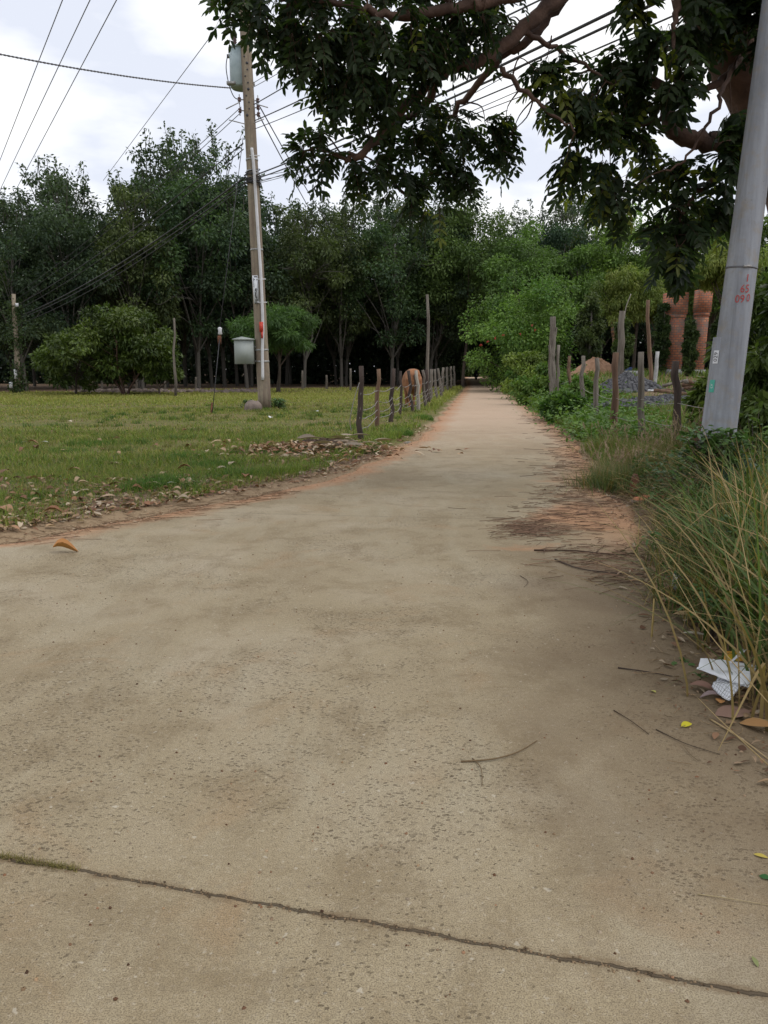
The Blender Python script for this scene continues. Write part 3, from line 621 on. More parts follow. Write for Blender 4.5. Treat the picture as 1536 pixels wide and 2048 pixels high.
# shrubs on the right verge
for k, (px, Y, ty, wp, lab, a, b) in enumerate((
    (1062, 37, 706, 90, 'bright yellow-green shrub on the right verge below the flowering tree', YG1, (.20,.26,.06)),
    (1084, 31, 735, 80, 'leafy light green bush at the foot of the tall weathered post', MG1, (.16,.23,.05)),
    (1040, 44, 728, 50, 'small shrub on the right verge where the lane darkens', MG1, (.14,.20,.05)),
    (1128, 21.5, 782, 72, 'round dark green bush on the verge below the row of posts', (.045,.10,.022), (.10,.17,.04)),
    (1165, 26, 760, 60, 'green weedy bush between two grey fence posts', MG1, (.14,.20,.05)),
    (1318, 39.5, 610, 22, 'tall narrow column of dark ivy left of the first brick pillar', (.035,.06,.022), (.07,.10,.035)),
    (1376, 38, 640, 20, 'column of dark ivy between the two brick pillars', (.035,.06,.022), (.075,.105,.035)),
    (1432, 38, 640, 26, 'column of dark ivy right of the second brick pillar', (.035,.06,.022), (.075,.105,.035)),
    (1175, 42, 600, 44, 'ivy-hung gnarled trunk in front of the dark gap', (.05,.075,.03), (.10,.13,.045)),
    (1240, 39, 640, 26, 'ragged vine growth around the grey post with a bent rod', (.05,.08,.03), (.12,.16,.05)))):
    tall = k in (5, 6, 7, 8, 9)
    bt('ivy_column' if tall else 'shrub', px, Y, ty, wp, lab, 60+k, zb=0.05, ca=a, cb=b, ll=.17, lw=.10, nc=60 if tall else 34, nl=150 if tall else 230, rcf=.5 if tall else .36, r0=.12 if tall else .04, cat='ivy' if tall else 'bush', barkm='bark_grey', shape=0.3, tk=dict(bare=.97, nb=8) if tall else dict(nst=3, bare=.5, nb=12))
# leafy shrubs behind the leaning pole, close by
for k, (px, Y, ty, wp, zb, lab, ll) in enumerate((
    (1468, 13.5, 590, 60, .3, 'yellow-green big-leaved shrub showing left of the leaning pole', .24),
    (1500, 11.5, 560, 120, .0, 'dark leafy shrub filling the space right of the leaning pole', .16),
    (1575, 10.5, 520, 150, .0, 'tall leafy bush at the right edge of the view behind the pole', .17),
    (1420, 15, 735, 50, .0, 'light green big-leaved weed beside the leaning timber', .2))):
    bt('shrub', px, Y, ty, wp, lab, 80+k, zb=zb, ca=(.05,.085,.02) if k else (.10,.15,.03), cb=(.09,.13,.03) if k in (1, 2) else (.17,.22,.05), ll=ll, lw=ll*.36, nc=34, nl=75 if k in (0, 3) else 150, rcf=.36, r0=.03, cat='bush', leafm='leaf_gloss', shape=.4, droop=.5, tk=dict(nst=3, bare=.7, nb=14))

# ------------------------------------------------------------------ the big overhanging tree
rg = np.random.default_rng(77)
bx = 5.75; base = np.array([bx, 9.6, float(gh(bx, 9.6))])
ot = thing('overhanging_tree', base, 'large dark-leaved tree behind the leaning pole, branches hanging across the top of the view', 'tree')
def WL(px, py, Y): return W(px, py, Y)-base
tb = MB()
trunk = smooth_path([[0, 0, -.2], [.02, 0, 1.2], WL(1600, 400, 9.6), WL(1545, 240, 9.5), WL(1460, 90, 9.2), WL(1385, -60, 8.9), WL(1320, -230, 8.6), WL(1270, -420, 8.4)], 6)
addtube(tb, trunk, np.concatenate([[.46, .40], np.linspace(.36, .34, 17), np.linspace(.34, .12, len(trunk)-19)]), 14, jit=.05, rng=rg)
limbs = []
def limb(pts, r0, r1, name='limb'):
    P = smooth_path([WL(*p) for p in pts], 6); P[1:-1] += rg.normal(0, .012, (len(P)-2, 3)); limbs.append(P)
    lb = MB(); addtube(lb, P, np.linspace(r0, r1, len(P)), 9, jit=.06, rng=rg); lb.build(name, M['bark_red'], ot, True)
tb.build('trunk', M['bark_red'], ot, True)
limb([(1330, -200, 8.6), (1220, -110, 8.3), (1108, 2, 8.0), (1040, 62, 7.9), (975, 112, 7.8), (880, 152, 7.7), (800, 222, 7.6), (735, 300, 7.5), (690, 320, 7.5)], .085, .026)
limb([(1220, -110, 8.3), (1120, 4, 8.2), (1065, 72, 8.1), (1000, 118, 8.1), (940, 190, 8.2), (880, 262, 8.3), (862, 330, 8.3)], .055, .02)
limb([(1160, -60, 8.1), (1040, -10, 7.6), (940, 12, 7.3), (850, 28, 7.1), (770, 30, 7.0), (700, 10, 6.9), (600, 5, 6.8), (540, -15, 6.8)], .06, .012)
limb([(890, 150, 7.7), (840, 145, 7.5), (790, 115, 7.3), (740, 60, 7.1)], .05, .015)
limb([(870, 160, 7.7), (850, 210, 7.9), (790, 260, 8.0), (780, 350, 8.0), (830, 400, 8.0)], .045, .012)
limb([(1600, 400, 9.5), (1530, 345, 9.3), (1470, 296, 9.1), (1400, 282, 9.0), (1345, 262, 8.9), (1332, 200, 8.8), (1300, 155, 8.8), (1240, 142, 8.8)], .14, .04)
limb([(1480, 120, 8.9), (1440, 165, 8.7), (1385, 190, 8.6), (1320, 235, 8.5), (1260, 250, 8.4), (1180, 260, 8.4)], .045, .012)
limb([(1000, 140, 7.9), (1050, 185, 7.8), (1100, 225, 7.8), (1150, 265, 7.8)], .028, .008)
limb([(1040, 62, 7.9), (1100, 90, 8.0), (1170, 130, 8.1), (1230, 170, 8.2)], .03, .008)
limb([(1480, 110, 9.0), (1450, 170, 8.4), (1420, 240, 8.3), (1370, 320, 8.3), (1330, 340, 8.3)], .025, .008)
limb([(1470, 296, 9.1), (1430, 360, 8.9), (1380, 400, 8.8), (1350, 470, 8.8)], .05, .01)
limb([(1385, -60, 8.9), (1360, -20, 8.4), (1350, 40, 8.2), (1345, 120, 8.1)], .06, .012)
for a in range(5):        # limbs above and beyond the frame
    ang = a*1.25+.4; s0 = trunk[-8]; e_ = s0+np.array([math.cos(ang)*3.2, math.sin(ang)*2.6, rg.uniform(.8, 2)])
    P = smooth_path([s0, (s0+e_)/2+[0, 0, .5], e_], 6); lb = MB(); addtube(lb, P, np.linspace(.13, .03, len(P)), 8, jit=.05, rng=rg); lb.build('limb', M['bark_red'], ot, True); limbs.append(P)
cb = MB(); tw = MB()
KA, KB = np.array([.014, .026, .014]), np.array([.034, .052, .018])
def spray(tip, outd, nleaf, scale=1.0, warm=0.0, big_=1.0):
    """one twig end with pinnate leaves radiating and drooping"""
    for _ in range(nleaf):
        d = nrm(outd*0.7+rdir(rg, 1)[0]*0.95+np.array([0, 0, -.15])); Ln = rg.uniform(.15, .25)*scale
        k = rg.integers(4, 6); ts = np.linspace(.28, .95, k)
        drp = rg.uniform(.25, .9)
        path = lambda t_: tip+d*Ln*t_-np.array([0, 0, 1])*Ln*drp*t_**2
        tang = nrm(path(.8)-path(.5)); side = nrm(np.cross(tang, rdir(rg, 1)[0]*0.45+[0, 0, 1])); nn = np.cross(side, tang)
        P = []; D = []
        for t_ in ts:
            p = path(t_)
            for sg in (-1, 1): P.append(p); D.append(side*sg*0.95+tang*0.55-np.array([0, 0, .22])+rg.normal(0, .1, 3))
        P.append(path(1.0)); D.append(tang+rg.normal(0, .1, 3)); P = np.array(P); D = np.array(D); m = len(P)
        c = (KA+(KB-KA)*rg.random())*rg.uniform(.75, 1.25); 
        if rg.random() < warm: c = np.array([.12, .14, .025])*rg.uniform(.7, 1.3)  # some leaves coloured lighter, for light shining through them
        hexleaves(cb, P, D, np.tile(nn, (m, 1))+rg.normal(0, .25, (m, 3)), rg.uniform(.075, .105, m)*scale*big_, rg.uniform(.027, .035, m)*scale*big_, np.tile(c, (m, 1))*(1+rg.normal(0, .08, (m, 1))), .18)
        addtube(tw, [tip, path(.5), path(1.0)], [.0028, .002, .0012], 3, cap=False)
allP = np.concatenate(limbs)
def blob(px, py, r, Y, dens=1.0, warm=0.05, hang=0, dy=.45, big_=1.0):
    c = WL(px, py, Y); rm = r/ppm(Y); n = max(2, int(11*(rm/.36)**2*dens)); rm *= .74
    for _ in range(n):
        v = rdir(rg, 1)[0]*rg.random()**.4; p = c+v*rm*np.array([.8, dy*1.6/max(rm, .2)*rm+.2, .8])
        if hang: p[2] -= abs(rg.normal(0, hang))
        d = np.linalg.norm(allP-p, axis=1); q = allP[int(np.argmin(d))]
        o_ = nrm(p-q*0.5-c*0.5)
        spray(p, o_, rg.integers(4, 8), warm=warm, big_=big_, scale=1+.5*(big_-1))
        if rg.random() < .4:
            m_ = (p+q)/2+rg.normal(0, .05, 3)+[0, 0, .05]; addtube(tw, smooth_path([q, m_, p], 4), np.linspace(.009, .003, 9), 4, cap=False)
for b_ in ((560, 5, 50, 6.8), (515, -12, 26, 6.8), (612, 42, 52, 6.8), (575, 75, 26, 6.8), (530, 40, 18, 6.8), (460, -12, 22, 6.8), (660, 70, 75, 6.9), (640, 120, 50, 6.9), (720, 60, 80, 7.0), (700, 130, 60, 7.0), (790, 60, 80, 7.1), (770, 130, 60, 7.2), (860, 50, 80, 7.3), (850, 110, 50, 7.5),
           (930, 40, 70, 7.5), (1010, 15, 55, 7.8), (960, 90, 40, 7.8), (690, 180, 38, 7.1), (665, 205, 22, 7.2), (600, -40, 80, 6.8), (720, -40, 90, 7), (860, -50, 90, 7.3), (1000, -60, 80, 7.6),
           (740, 190, 45, 7.4), (800, 180, 40, 7.4), (820, 245, 55, 7.8), (745, 250, 45, 7.6), (645, 275, 45, 7.5), (610, 290, 34, 7.5), (685, 315, 50, 7.5), (650, 322, 28, 7.5), (740, 320, 45, 7.5), (790, 320, 55, 7.9), (850, 310, 60, 8.2), (900, 250, 50, 8.2), (905, 330, 48, 8.3), (860, 360, 45, 8.3),
           (950, 265, 48, 8.2), (985, 300, 38, 8.2), (1010, 235, 30, 8.2), (1028, 262, 22, 8.2), (815, 385, 34, 8.0), (868, 400, 34, 8.0), (840, 412, 24, 8.0), (880, 195, 40, 7.8), (920, 360, 22, 8.2)):
    blob(*b_, warm=.04, dens=.85)
for b_ in ((1110, 95, 28, 8.0), (1085, 140, 32, 7.9), (1135, 135, 42, 8.0), (1170, 175, 48, 8.1), (1130, 185, 40, 8.0), (1215, 120, 40, 8.2), (1240, 95, 30, 8.3), (1250, 150, 48, 8.4), (1215, 200, 55, 8.3), (1275, 210, 50, 8.5), (1170, 240, 38, 8.2), (1230, 262, 52, 8.4), (1275, 285, 30, 8.6),
           (1150, 300, 36, 8.2), (1132, 328, 24, 8.2), (1200, 310, 40, 8.3), (1305, 335, 40, 8.7), (1255, 345, 36, 8.5), (1212, 370, 24, 8.4), (1240, 400, 26, 8.5)  ):
    blob(*b_, warm=.12, dens=.72, hang=.04, big_=1.2)
for b_ in ((1395, 345, 40, 8.8), (1440, 355, 38, 8.9), (1420, 385, 36, 8.9), (1375, 385, 36, 8.8), (1345, 410, 32, 8.8), (1325, 440, 30, 8.7), (1370, 445, 30, 8.8), (1350, 480, 30, 8.7), (1345, 500, 20, 8.7), (1450, 390, 28, 8.9), (1350, 310, 22, 8.8),
           (1290, 15, 34, 8.2), (1330, 40, 40, 8.2), (1375, 20, 45, 8.3), (1420, 30, 45, 8.5), (1350, 85, 28, 8.1), (1310, 75, 22, 8.1), (1470, 20, 50, 8.7), (1510, 60, 45, 8.6), (1370, 150, 20, 8.1), (1352, 165, 16, 8.1),
           (1345, -50, 70, 8.4), (1450, -60, 80, 8.8), (1530, -20, 70, 8.6), (1470, 215, 18, 8.6), (1475, 265, 18, 8.6), (1460, 300, 14, 8.6), (1505, 120, 28, 8.5), (1500, 5, 40, 8.4), (1270, -30, 30, 8.2)):
    blob(b_[0], b_[1]-(14 if b_[1] < 200 else 0), b_[2], b_[3], dens=.66, warm=.06, hang=.05, big_=1.3)
# fuller crown above the frame, with coarser sprays
for k in range(46):
    P = limbs[-1-rg.integers(5)]; c = P[rg.integers(3, len(P))]+rg.normal(0, .75, 3)
    if c[2]+base[2] < 7.0: c[2] = 7.0-base[2]+rg.random()
    for _ in range(5): spray(c+rg.normal(0, .35, 3), nrm(rg.normal(0, 1, 3)), 5, scale=1.6)
cb.build('crown', M['leaf_dark'], ot); tw.build('twigs', M['bark_red'], ot)

# ------------------------------------------------------------------ utility pole, left
def frame(a, b):
    z = nrm(b-a); x = nrm(np.cross([0, 1, 0], z)); x = np.array([1, 0, 0])-z*z[0]; x = nrm(x); y = np.cross(z, x); return x, y, z
Pb = G(530, 818); YP = Pb[1]; base = np.array([Pb[0], YP, float(gh(Pb[0], YP))])
up_ = thing('utility_pole', base, 'tall weathered concrete utility pole in the grass field, carrying a transformer', 'utility pole')
topP = W(484, -60, YP)-base; zax = nrm(topP); Lp = np.linalg.norm(topP)
def PL(py): # point on the pole axis at picture height py, local
    t_ = (818-py)/(818+60.0); a = np.array([0, 0, 0.0]); return W(530-46*t_, py, YP)-base
def pr(py): return np.interp(py, [-60, 818], [.165, .235])
mb = MB(); ys = np.linspace(825, -60, 24); addtube(mb, [PL(q) for q in ys], [pr(q) for q in ys], 20); mb.build('shaft', M['pole_left'], up_, True)
for py in (320, 343, 344, 500, 700, 723):
    mb = MB(); c = PL(py); addtube(mb, [c-zax*.03, c+zax*.03], pr(py)+.012, 20); mb.build('clamp_band', M['steel'], up_, True)
mb = MB()     # cast holes down the front face
for k, py in enumerate(range(78, 236, 13)):
    mb = MB(); c = PL(py)+np.array([(.03 if k % 3 else -.05), -pr(py)+.008, 0]); addtube(mb, [c, c+[0, -.012, 0]], .028 if k % 4 else .045, 8); mb.build('cast_hole', M['black'], up_)
mb = MB(); addtube(mb, smooth_path([PL(q)+[dx, -pr(q)-.05, 0] for q, dx in ((300, .05), (345, .09), (480, .12), (560, .14), (650, .12), (700, .06), (760, .02))], 5), .052, 10); mb.build('conduit_pipe', M['pvc'], up_, True)
for k, py in enumerate((315, 350, 560, 606)):
    mb = MB(); c = PL(py)+np.array([.1, -pr(py)-.04, 0]); addtube(mb, [c+[-.13, 0, 0], c+[.2, 0, 0]], .018, 6); mb.build('strap', M['pvc'], up_)
mb = MB(); c = PL(655)+np.array([.07, -pr(655)-.1, 0]); addbox(mb, c, (.13, .05, .34), rotz(.2)); addbox(mb, c+[.02, 0, -.26], (.06, .04, .24)); mb.build('red_tape', M['red_cloth'], up_)
# insulator racks with spools
for sx in (-1, 1):
    for py in (200, 222) if sx < 0 else (202, 216, 230):
        mb = MB(); c = PL(py); q = c+[sx*(pr(py)+.12), -.05, 0]; addtube(mb, [c, q], .02, 6); addtube(mb, [q-[0, 0, .16], q+[0, 0, .16]], .018, 6); mb.build('bracket', M['steel'], up_)
        mb = MB(); addtube(mb, [q-[0, 0, .06], q-[0, 0, .03], q, q+[0, 0, .03], q+[0, 0, .06]], [.055, .06, .03, .06, .055], 10); mb.build('insulator', M['porcelain'], up_, True)
for (a, b) in (((452, 218), (478, 205)), ((458, 240), (490, 248)), ((536, 215), (512, 208)), ((528, 238), (508, 246))):
    mb = MB(); addtube(mb, [W(a[0], a[1], YP-.2)-base, W(b[0], b[1], YP-.2)-base], .018, 5); mb.build('strut', M['steel'], up_)
# coiled cable bundle where the phone lines meet
mb = MB(); rg = np.random.default_rng(4); c0 = PL(362)
for k in range(14):
    a = np.linspace(0, 2*math.pi, 18); rr = pr(360)+.02+rg.random()*.06; tl = rg.normal(0, .25)
    P = np.stack([np.cos(a)*rr, np.sin(a)*rr, np.cos(a+rg.uniform(0, 6))*.06+rg.normal(0, .14)+0*a], 1)+c0; addtube(mb, P, .014, 5, cap=False)
mb.build('cable_bundle', M['cable'], up_)
mb = MB(); addtube(mb, smooth_path([W(421, 5, YP-.3)-base, W(432, 28, YP-.3)-base, W(448, 52, YP-.3)-base, W(468, 66, YP-.3)-base, W(472, 74, YP+.2)-base], 5), .022, 6); mb.build('jumper_lead', M['cable_grey'], up_, True)
mb = MB(); addtube(mb, [W(424, -14, YP-.3)-base, W(425, 16, YP-.3)-base], .07, 8); addtube(mb, [W(412, -20, YP-.3)-base, W(432, 8, YP-.3)-base], .03, 6); mb.build('fuse_cutout', M['porcelain'], up_)
mb = MB(); addbox(mb, PL(-30)+[-.6, -.25, 0], (2.6, .1, .12)); mb.build('cross_arm', M['steel'], up_)
# transformer
tp = W(483, 178, YP+.42); tr = thing('transformer', tp, 'pale blue-grey cylindrical transformer mounted behind the top of the utility pole', 'transformer')
Rt = .37; Ht = W(483, 98, YP+.42)[2]-tp[2]
mb = MB(); addtube(mb, [[0, 0, .0], [0, 0, .06], [0, 0, Ht*.5], [0, 0, Ht-.06], [0, 0, Ht-.06]], [Rt*.86, Rt, Rt, Rt, Rt], 28); mb.build('tank', M['tank'], tr, True)
mb = MB(); addtube(mb, [[0, 0, Ht-.055], [0, 0, Ht], [0, 0, Ht+.06]], [Rt+.03, Rt+.03, Rt*.72], 28); mb.build('lid', M['tank'], tr)
mb = MB(); addtube(mb, [[-.18, 0, Ht+.03+k*.035] for k in range(11)], [.05+.03*(k % 2) for k in range(11)], 12); mb.build('bushing', M['porcelain'], tr, True)
for zz in (.16, Ht-.22):
    for sx in (-1, 1):
        mb = MB(); addbox(mb, [sx*(Rt+.03), 0, zz], (.1, .1, .1)); mb.build('lug', M['steel'], tr)
mb = MB(); addtube(mb, smooth_path([[-Rt-.04, -.1, Ht*.82], [-Rt-.1, -.12, Ht*.5], [-Rt-.02, -.15, .1], [-.2, -.3, -.35], [.05, -.35, -.45]], 5), .016, 5); mb.build('ground_lead', M['cable'], tr)
mb = MB(); addbox(mb, [-.28, -.3, .08], (.3, .12, .09)); mb.build('terminal', M['steel'], tr)
# meter cabinet
Yb = YP-.12; bp = W(490, 728, Yb); bh = (W(490, 680, Yb)-bp)[2]; bw = 37/ppm(Yb)
bxo = thing('meter_cabinet', bp, 'grey-green steel cabinet strapped to the left side of the utility pole', 'cabinet')
mb = MB(); addbox(mb, [0, 0, bh/2], (bw, .32, bh)); mb.build('body', M['box'], bxo)
mb = MB(); addbox(mb, [0, -.165, bh/2], (bw-.05, .012, bh-.06)); mb.build('door', M['box'], bxo)
mb = MB(); hw = bw/2+.05; v = np.array([[-hw, -.22, bh], [hw, -.22, bh], [hw, .2, bh], [-hw, .2, bh], [-hw, -.22, bh+.03], [hw, -.22, bh+.03], [hw, .2, bh+.03], [-hw, .2, bh+.03], [-.05, -.2, bh+.11], [-.05, .2, bh+.11]])
mb.add(v, [[0, 3, 2, 1], [0, 1, 5, 4], [2, 3, 7, 6], [1, 2, 6, 5], [3, 0, 4, 7], [4, 5, 8], [6, 7, 9], [4, 8, 9, 7], [5, 6, 9, 8]]); mb.build('lid', M['box'], bxo)
for zz in (bh*.72, bh*.12):
    mb = MB(); addbox(mb, [bw/2+.08, .02, zz], (.18, .03, .05)); mb.build('mounting_bracket', M['steel'], bxo)
# long vertical notice on the pole
Yn = YP-.25; n0 = W(513.5, 607, Yn); n1 = W(510, 551, Yn); no = thing('notice_strip', n0, 'long white vertical notice with dark lettering fixed to the utility pole', 'notice')
hn = n1-n0; wn = 11/ppm(Yn); mb = MB(); v = np.array([[-wn/2, 0, 0], [wn/2, 0, 0], [wn/2, 0, 0]+hn, [-wn/2, 0, 0]+hn]); mb.add(np.concatenate([v, v+[0, .01, 0]]), [[0, 1, 2, 3], [7, 6, 5, 4], [0, 4, 5, 1], [1, 5, 6, 2], [2, 6, 7, 3], [3, 7, 4, 0]]); mb.build('sheet', M['white'], no)
mb = MB(); rg = np.random.default_rng(8)
def stroke(t0, x, w_, h_): addbox(mb, hn*t0+np.array([x*wn, -.006, 0]), (w_*wn, .006, h_))
stroke(.02, 0, .7, .03); stroke(.96, .1, .6, .03)
for t0 in (.09, .13, .2, .24, .29, .34, .38, .44, .48, .52):
    stroke(t0, rg.uniform(-.2, .1), .12, .05); stroke(t0+.012, rg.uniform(-.1, .2), .3, .016)
stroke(.45, .38, .05, .62); stroke(.75, -.3, .05, .3); stroke(.86, -.2, .2, .03); mb.build('lettering', M['black'], no)

# ------------------------------------------------------------------ leaning pole, right
YR = 7.75; bR = W(1421, 1015, YR); bR[2] = float(gh(bR[0], YR)); rp = thing('leaning_pole', bR, 'smooth pale grey concrete pole leaning right in the tall grass, red numbers painted on it', 'utility pole')
def RL(py): return W(1449+(797-py)*.131, py, YR)-bR
def rr_(py): return np.interp(py, [-120, 320, 797, 1020], [.118, .132, .149, .155])
mb = MB(); ys = np.linspace(1030, -200, 26); addtube(mb, [RL(q) for q in ys], [rr_(q) for q in ys], 28); mb.build('shaft', M['pole_right'], rp, True)
mb = MB(); addtube(mb, [RL(1040), RL(1000), RL(962), RL(945)], [.2, .185, .17, .152], 16, jit=.05, rng=np.random.default_rng(2)); mb.build('rough_collar', M['rock'], rp, True)
mb = MB(); a = nrm(RL(500)-RL(560)); c = RL(537); addtube(mb, [c-a*.008, c+a*.008], rr_(537)+.004, 28); mb.build('steel_band', M['cable_grey'], rp)
mb = MB(); c = RL(537); addbox(mb, c+[-.01, -rr_(537)-.006, .004], (.07, .012, .022)); mb.build('band_buckle', M['steel'], rp)
mb = MB(); yy_ = np.linspace(676, 960, 9); addtube(mb, [RL(q)+[-.022, .03, 0] for q in yy_], [rr_(q)-.003 for q in yy_], 24); mb.build('cast_layer', M['pole_right'], rp, True)
def textmesh(s, size, ext=0.0):
    cu = bpy.data.curves.new('t', 'FONT'); cu.body = s; cu.size = size; cu.align_x = 'CENTER'; cu.align_y = 'CENTER'; cu.resolution_u = 2
    o = bpy.data.objects.new('t', cu); S.collection.objects.link(o); dg = bpy.context.evaluated_depsgraph_get(); me = bpy.data.meshes.new_from_object(o.evaluated_get(dg))
    v = np.array([q.co[:] for q in me.vertices]).reshape(-1, 3); f = [list(p.vertices) for p in me.polygons]; bpy.data.objects.remove(o); bpy.data.curves.remove(cu); bpy.data.meshes.remove(me); return v, f
def polartext(s, size, px, py, mat, name, rot=0.0, sx=1.0):
    v, f = textmesh(s, size); c_, s_ = math.cos(rot), math.sin(rot); x = (v[:, 0]*c_-v[:, 1]*s_)*sx; y = v[:, 0]*s_+v[:, 1]*c_
    r = rr_(py)+.005; ctr = RL(py)+(np.array([-.022, .03, 0]) if py > 676 else 0); off = (W(px, py, YR-r)-bR-ctr)[0]; a0 = math.asin(max(-.9, min(.9, off/r))); ang = a0+x/r
    V = ctr+np.stack([np.sin(ang)*r, -np.cos(ang)*r, np.zeros(len(x))], 1)+np.outer(y, a)
    m_ = MB(); m_.add(V, f); m_.build(name, M[mat], rp)
polartext('65', .105, 1490, 581, 'red', 'painted_number', sx=.85); polartext('09', .105, 1480, 601, 'red', 'painted_number', sx=.85); polartext('0', .105, 1497, 599, 'red', 'painted_number', sx=.8); polartext('1', .1, 1495, 560, 'red', 'painted_number')
def patch(px, py, w_, h_, mat, name):
    xs = np.linspace(-w_/2, w_/2, 5); r = rr_(py)+.002; ctr = RL(py)+np.array([-.022, .03, 0]); off = (W(px, py, YR-r)-bR-ctr)[0]; a0 = math.asin(max(-.9, min(.9, off/r))); V = []
    for y in (-h_/2, h_/2):
        for x in xs: an = a0+x/r; V.append(ctr+np.array([math.sin(an)*r, -math.cos(an)*r, 0])+a*y)
    m_ = MB(); m_.add(np.array(V), np.array([[k, k+1, k+6, k+5] for k in range(4)])); m_.build(name, M[mat], rp)
patch(1441, 714, .06, .125, 'white', 'sticker'); polartext('029', .062, 1441, 714, 'black', 'sticker_number', rot=rad(90), sx=1.0)
patch(1433, 772, .06, .12, 'green_sticker', 'sticker'); polartext('LV', .04, 1433, 772, 'white', 'sticker_number', rot=rad(90))

# ------------------------------------------------------------------ wires
def wire(p0, p1, sag, r, label, mat='cable', group=None, ext=(0, 0), name='overhead_wire', n=24):
    p0 = np.array(p0, float); p1 = np.array(p1, float); a = p0+(p0-p1)*ext[0]; b = p1+(p1-p0)*ext[1]
    t_ = np.linspace(0, 1, n)[:, None]; P = a*(1-t_)+b*t_; P[:, 2] -= sag*4*t_[:, 0]*(1-t_[:, 0]); ctr = P[0].copy()
    m_ = MB(); addtube(m_, P-ctr, r, 6); o = m_.build(name, M[mat], None, True, ctr); return tag(o, label, 'wire', group)
for k, (a_, b_) in enumerate((((125, 0), (0, 320)), ((180, 0), (0, 380)), ((233, 0), (0, 440)))):
    p0 = W(*a_, 24.); p1v = ray(*b_); Y1 = (p0[2]-CAMH)/p1v[2]; p1 = W(*b_, Y1)
    wire(p0, p1, 0, .014, ('leftmost of the three thin steep wires at the top left', 'middle one of the three thin steep wires at the top left', 'right one of the three thin steep wires at the top left')[k], 'cable_grey', 'high wires at the top left', ext=(.5, .6))
wire(W(447, 38, YP), W(240, 316, (W(447, 38, YP)[2]-CAMH)/ray(240, 316)[2]), 0, .013, 'single thin wire slanting from the transformer top down to the feathery treetops', 'cable_grey', ext=(.15, .3))
# twisted service cable
P0 = W(462, 176, YP-.2); P1 = W(-80, 92, 20.); m_ = MB(); t_ = np.linspace(0, 1, 900); C = P0*(1-t_[:, None])+P1*t_[:, None]; C[:, 2] -= .12*4*t_*(1-t_)
for ph in (0, math.pi):
    addtube(m_, C-P0+np.stack([np.zeros(900), np.cos(t_*260+ph)*.010, np.sin(t_*260+ph)*.010], 1), .014, 5)
tag(m_.build('service_cable', M['cable_grey'], None, True, P0), 'thick twisted cable sagging from the transformer to the left edge', 'wire')
k = 0
for (py, fy, r_, lab) in ((216, 590, .013, 'upper thin wire from the insulators towards the far left pole'), (226, 600, .013, 'second thin wire from the insulators towards the far left pole'), (288, 612, .02, 'dark cable from the upper clamp towards the far left pole'),
        (300, 622, .016, 'thin cable just below the upper clamp towards the far left pole'), (356, 636, .03, 'thick black cable from the cable bundle towards the far left pole'), (366, 640, .022, 'lower black cable from the bundle towards the far left pole'), (372, 650, .016, 'lowest cable from the bundle running to the far left pole')):
    wire(PL(py)+np.array(up_.location)+[-.25, -.1, 0], W(31, fy, 47), .25+.04*k, r_, lab, ext=(0, 0)); k += 1
k = 0
for (py, ex, ey, r_, lab) in ((172, 1380, -430, .012, 'steepest thin wire rising right from beside the transformer'), (180, 1400, -380, .012, 'second steep thin wire rising right from beside the transformer'), (214, 1500, -430, .02, 'paired wire rising right from the insulators into the hanging leaves'),
        (246, 1540, -290, .022, 'bumpy cable rising right from below the insulators'), (262, 1550, -230, .016, 'thin cable rising right above the upper clamp'), (352, 1556, -140, .028, 'thick black cable rising right from the cable bundle'),
        (360, 1556, -110, .024, 'second black cable rising right from the cable bundle'), (368, 1556, -60, .014, 'thin dark line rising right from the cable bundle')):
    wire(PL(py)+np.array(up_.location)+[.2, -.25, 0], W(ex, ey, 7.8), .06+.01*k, r_*.8, lab); k += 1
for k, (py, ex, ey) in enumerate(((356, 1556, -20), (364, 1300, 60), (370, 1120, 90))):
    wire(PL(py)+np.array(up_.location)+[.2, -.25, 0], W(ex, ey, 9+k*3), .3, .008, ('highest', 'middle', 'lowest')[k]+' of the three hair-thin lines fanning right from the cable bundle')
for k, (px, py, ex, ey) in enumerate(((520, 214, 690, 500), (519, 232, 672, 505))):
    wire(W(px, py, YP), W(ex, ey, 62), .2, .02, ('upper', 'lower')[k]+' wire running from the insulators back along the lane into the trees')
gw = thing('guy_wire', gp(421, 24.5), 'thin slanting stay wire with a white insulator, left of the utility pole', 'stay wire')
gb = np.array(gw.location); gt = W(486, 275, YP)
mb = MB(); addtube(mb, [[0, 0, -.1], (W(440, 668, 25.2)-gb)], .014, 6); addtube(mb, [W(440, 652, 25.3)-gb, gt-gb], .012, 6); mb.build('stay', M['cable'], gw)
mb = MB(); c = W(440, 662, 25.2)-gb; addtube(mb, [c+[0, 0, -.12], c+[0, 0, -.08], c, c+[0, 0, .08], c+[0, 0, .12]], [.04, .07, .05, .07, .03], 10); mb.build('insulator', M['pvc'], gw)
mb = MB(); c = W(439, 679, 25.2)-gb; addtube(mb, [c+[0, 0, -.15], c+[0, 0, .12]], .06, 8); mb.build('turnbuckle', M['rust'], gw)
mb = MB(); addtube(mb, [W(421, 838, 24.5)-gb, W(424, 805, 24.6)-gb], .03, 6); mb.build('grip', M['rust'], gw)

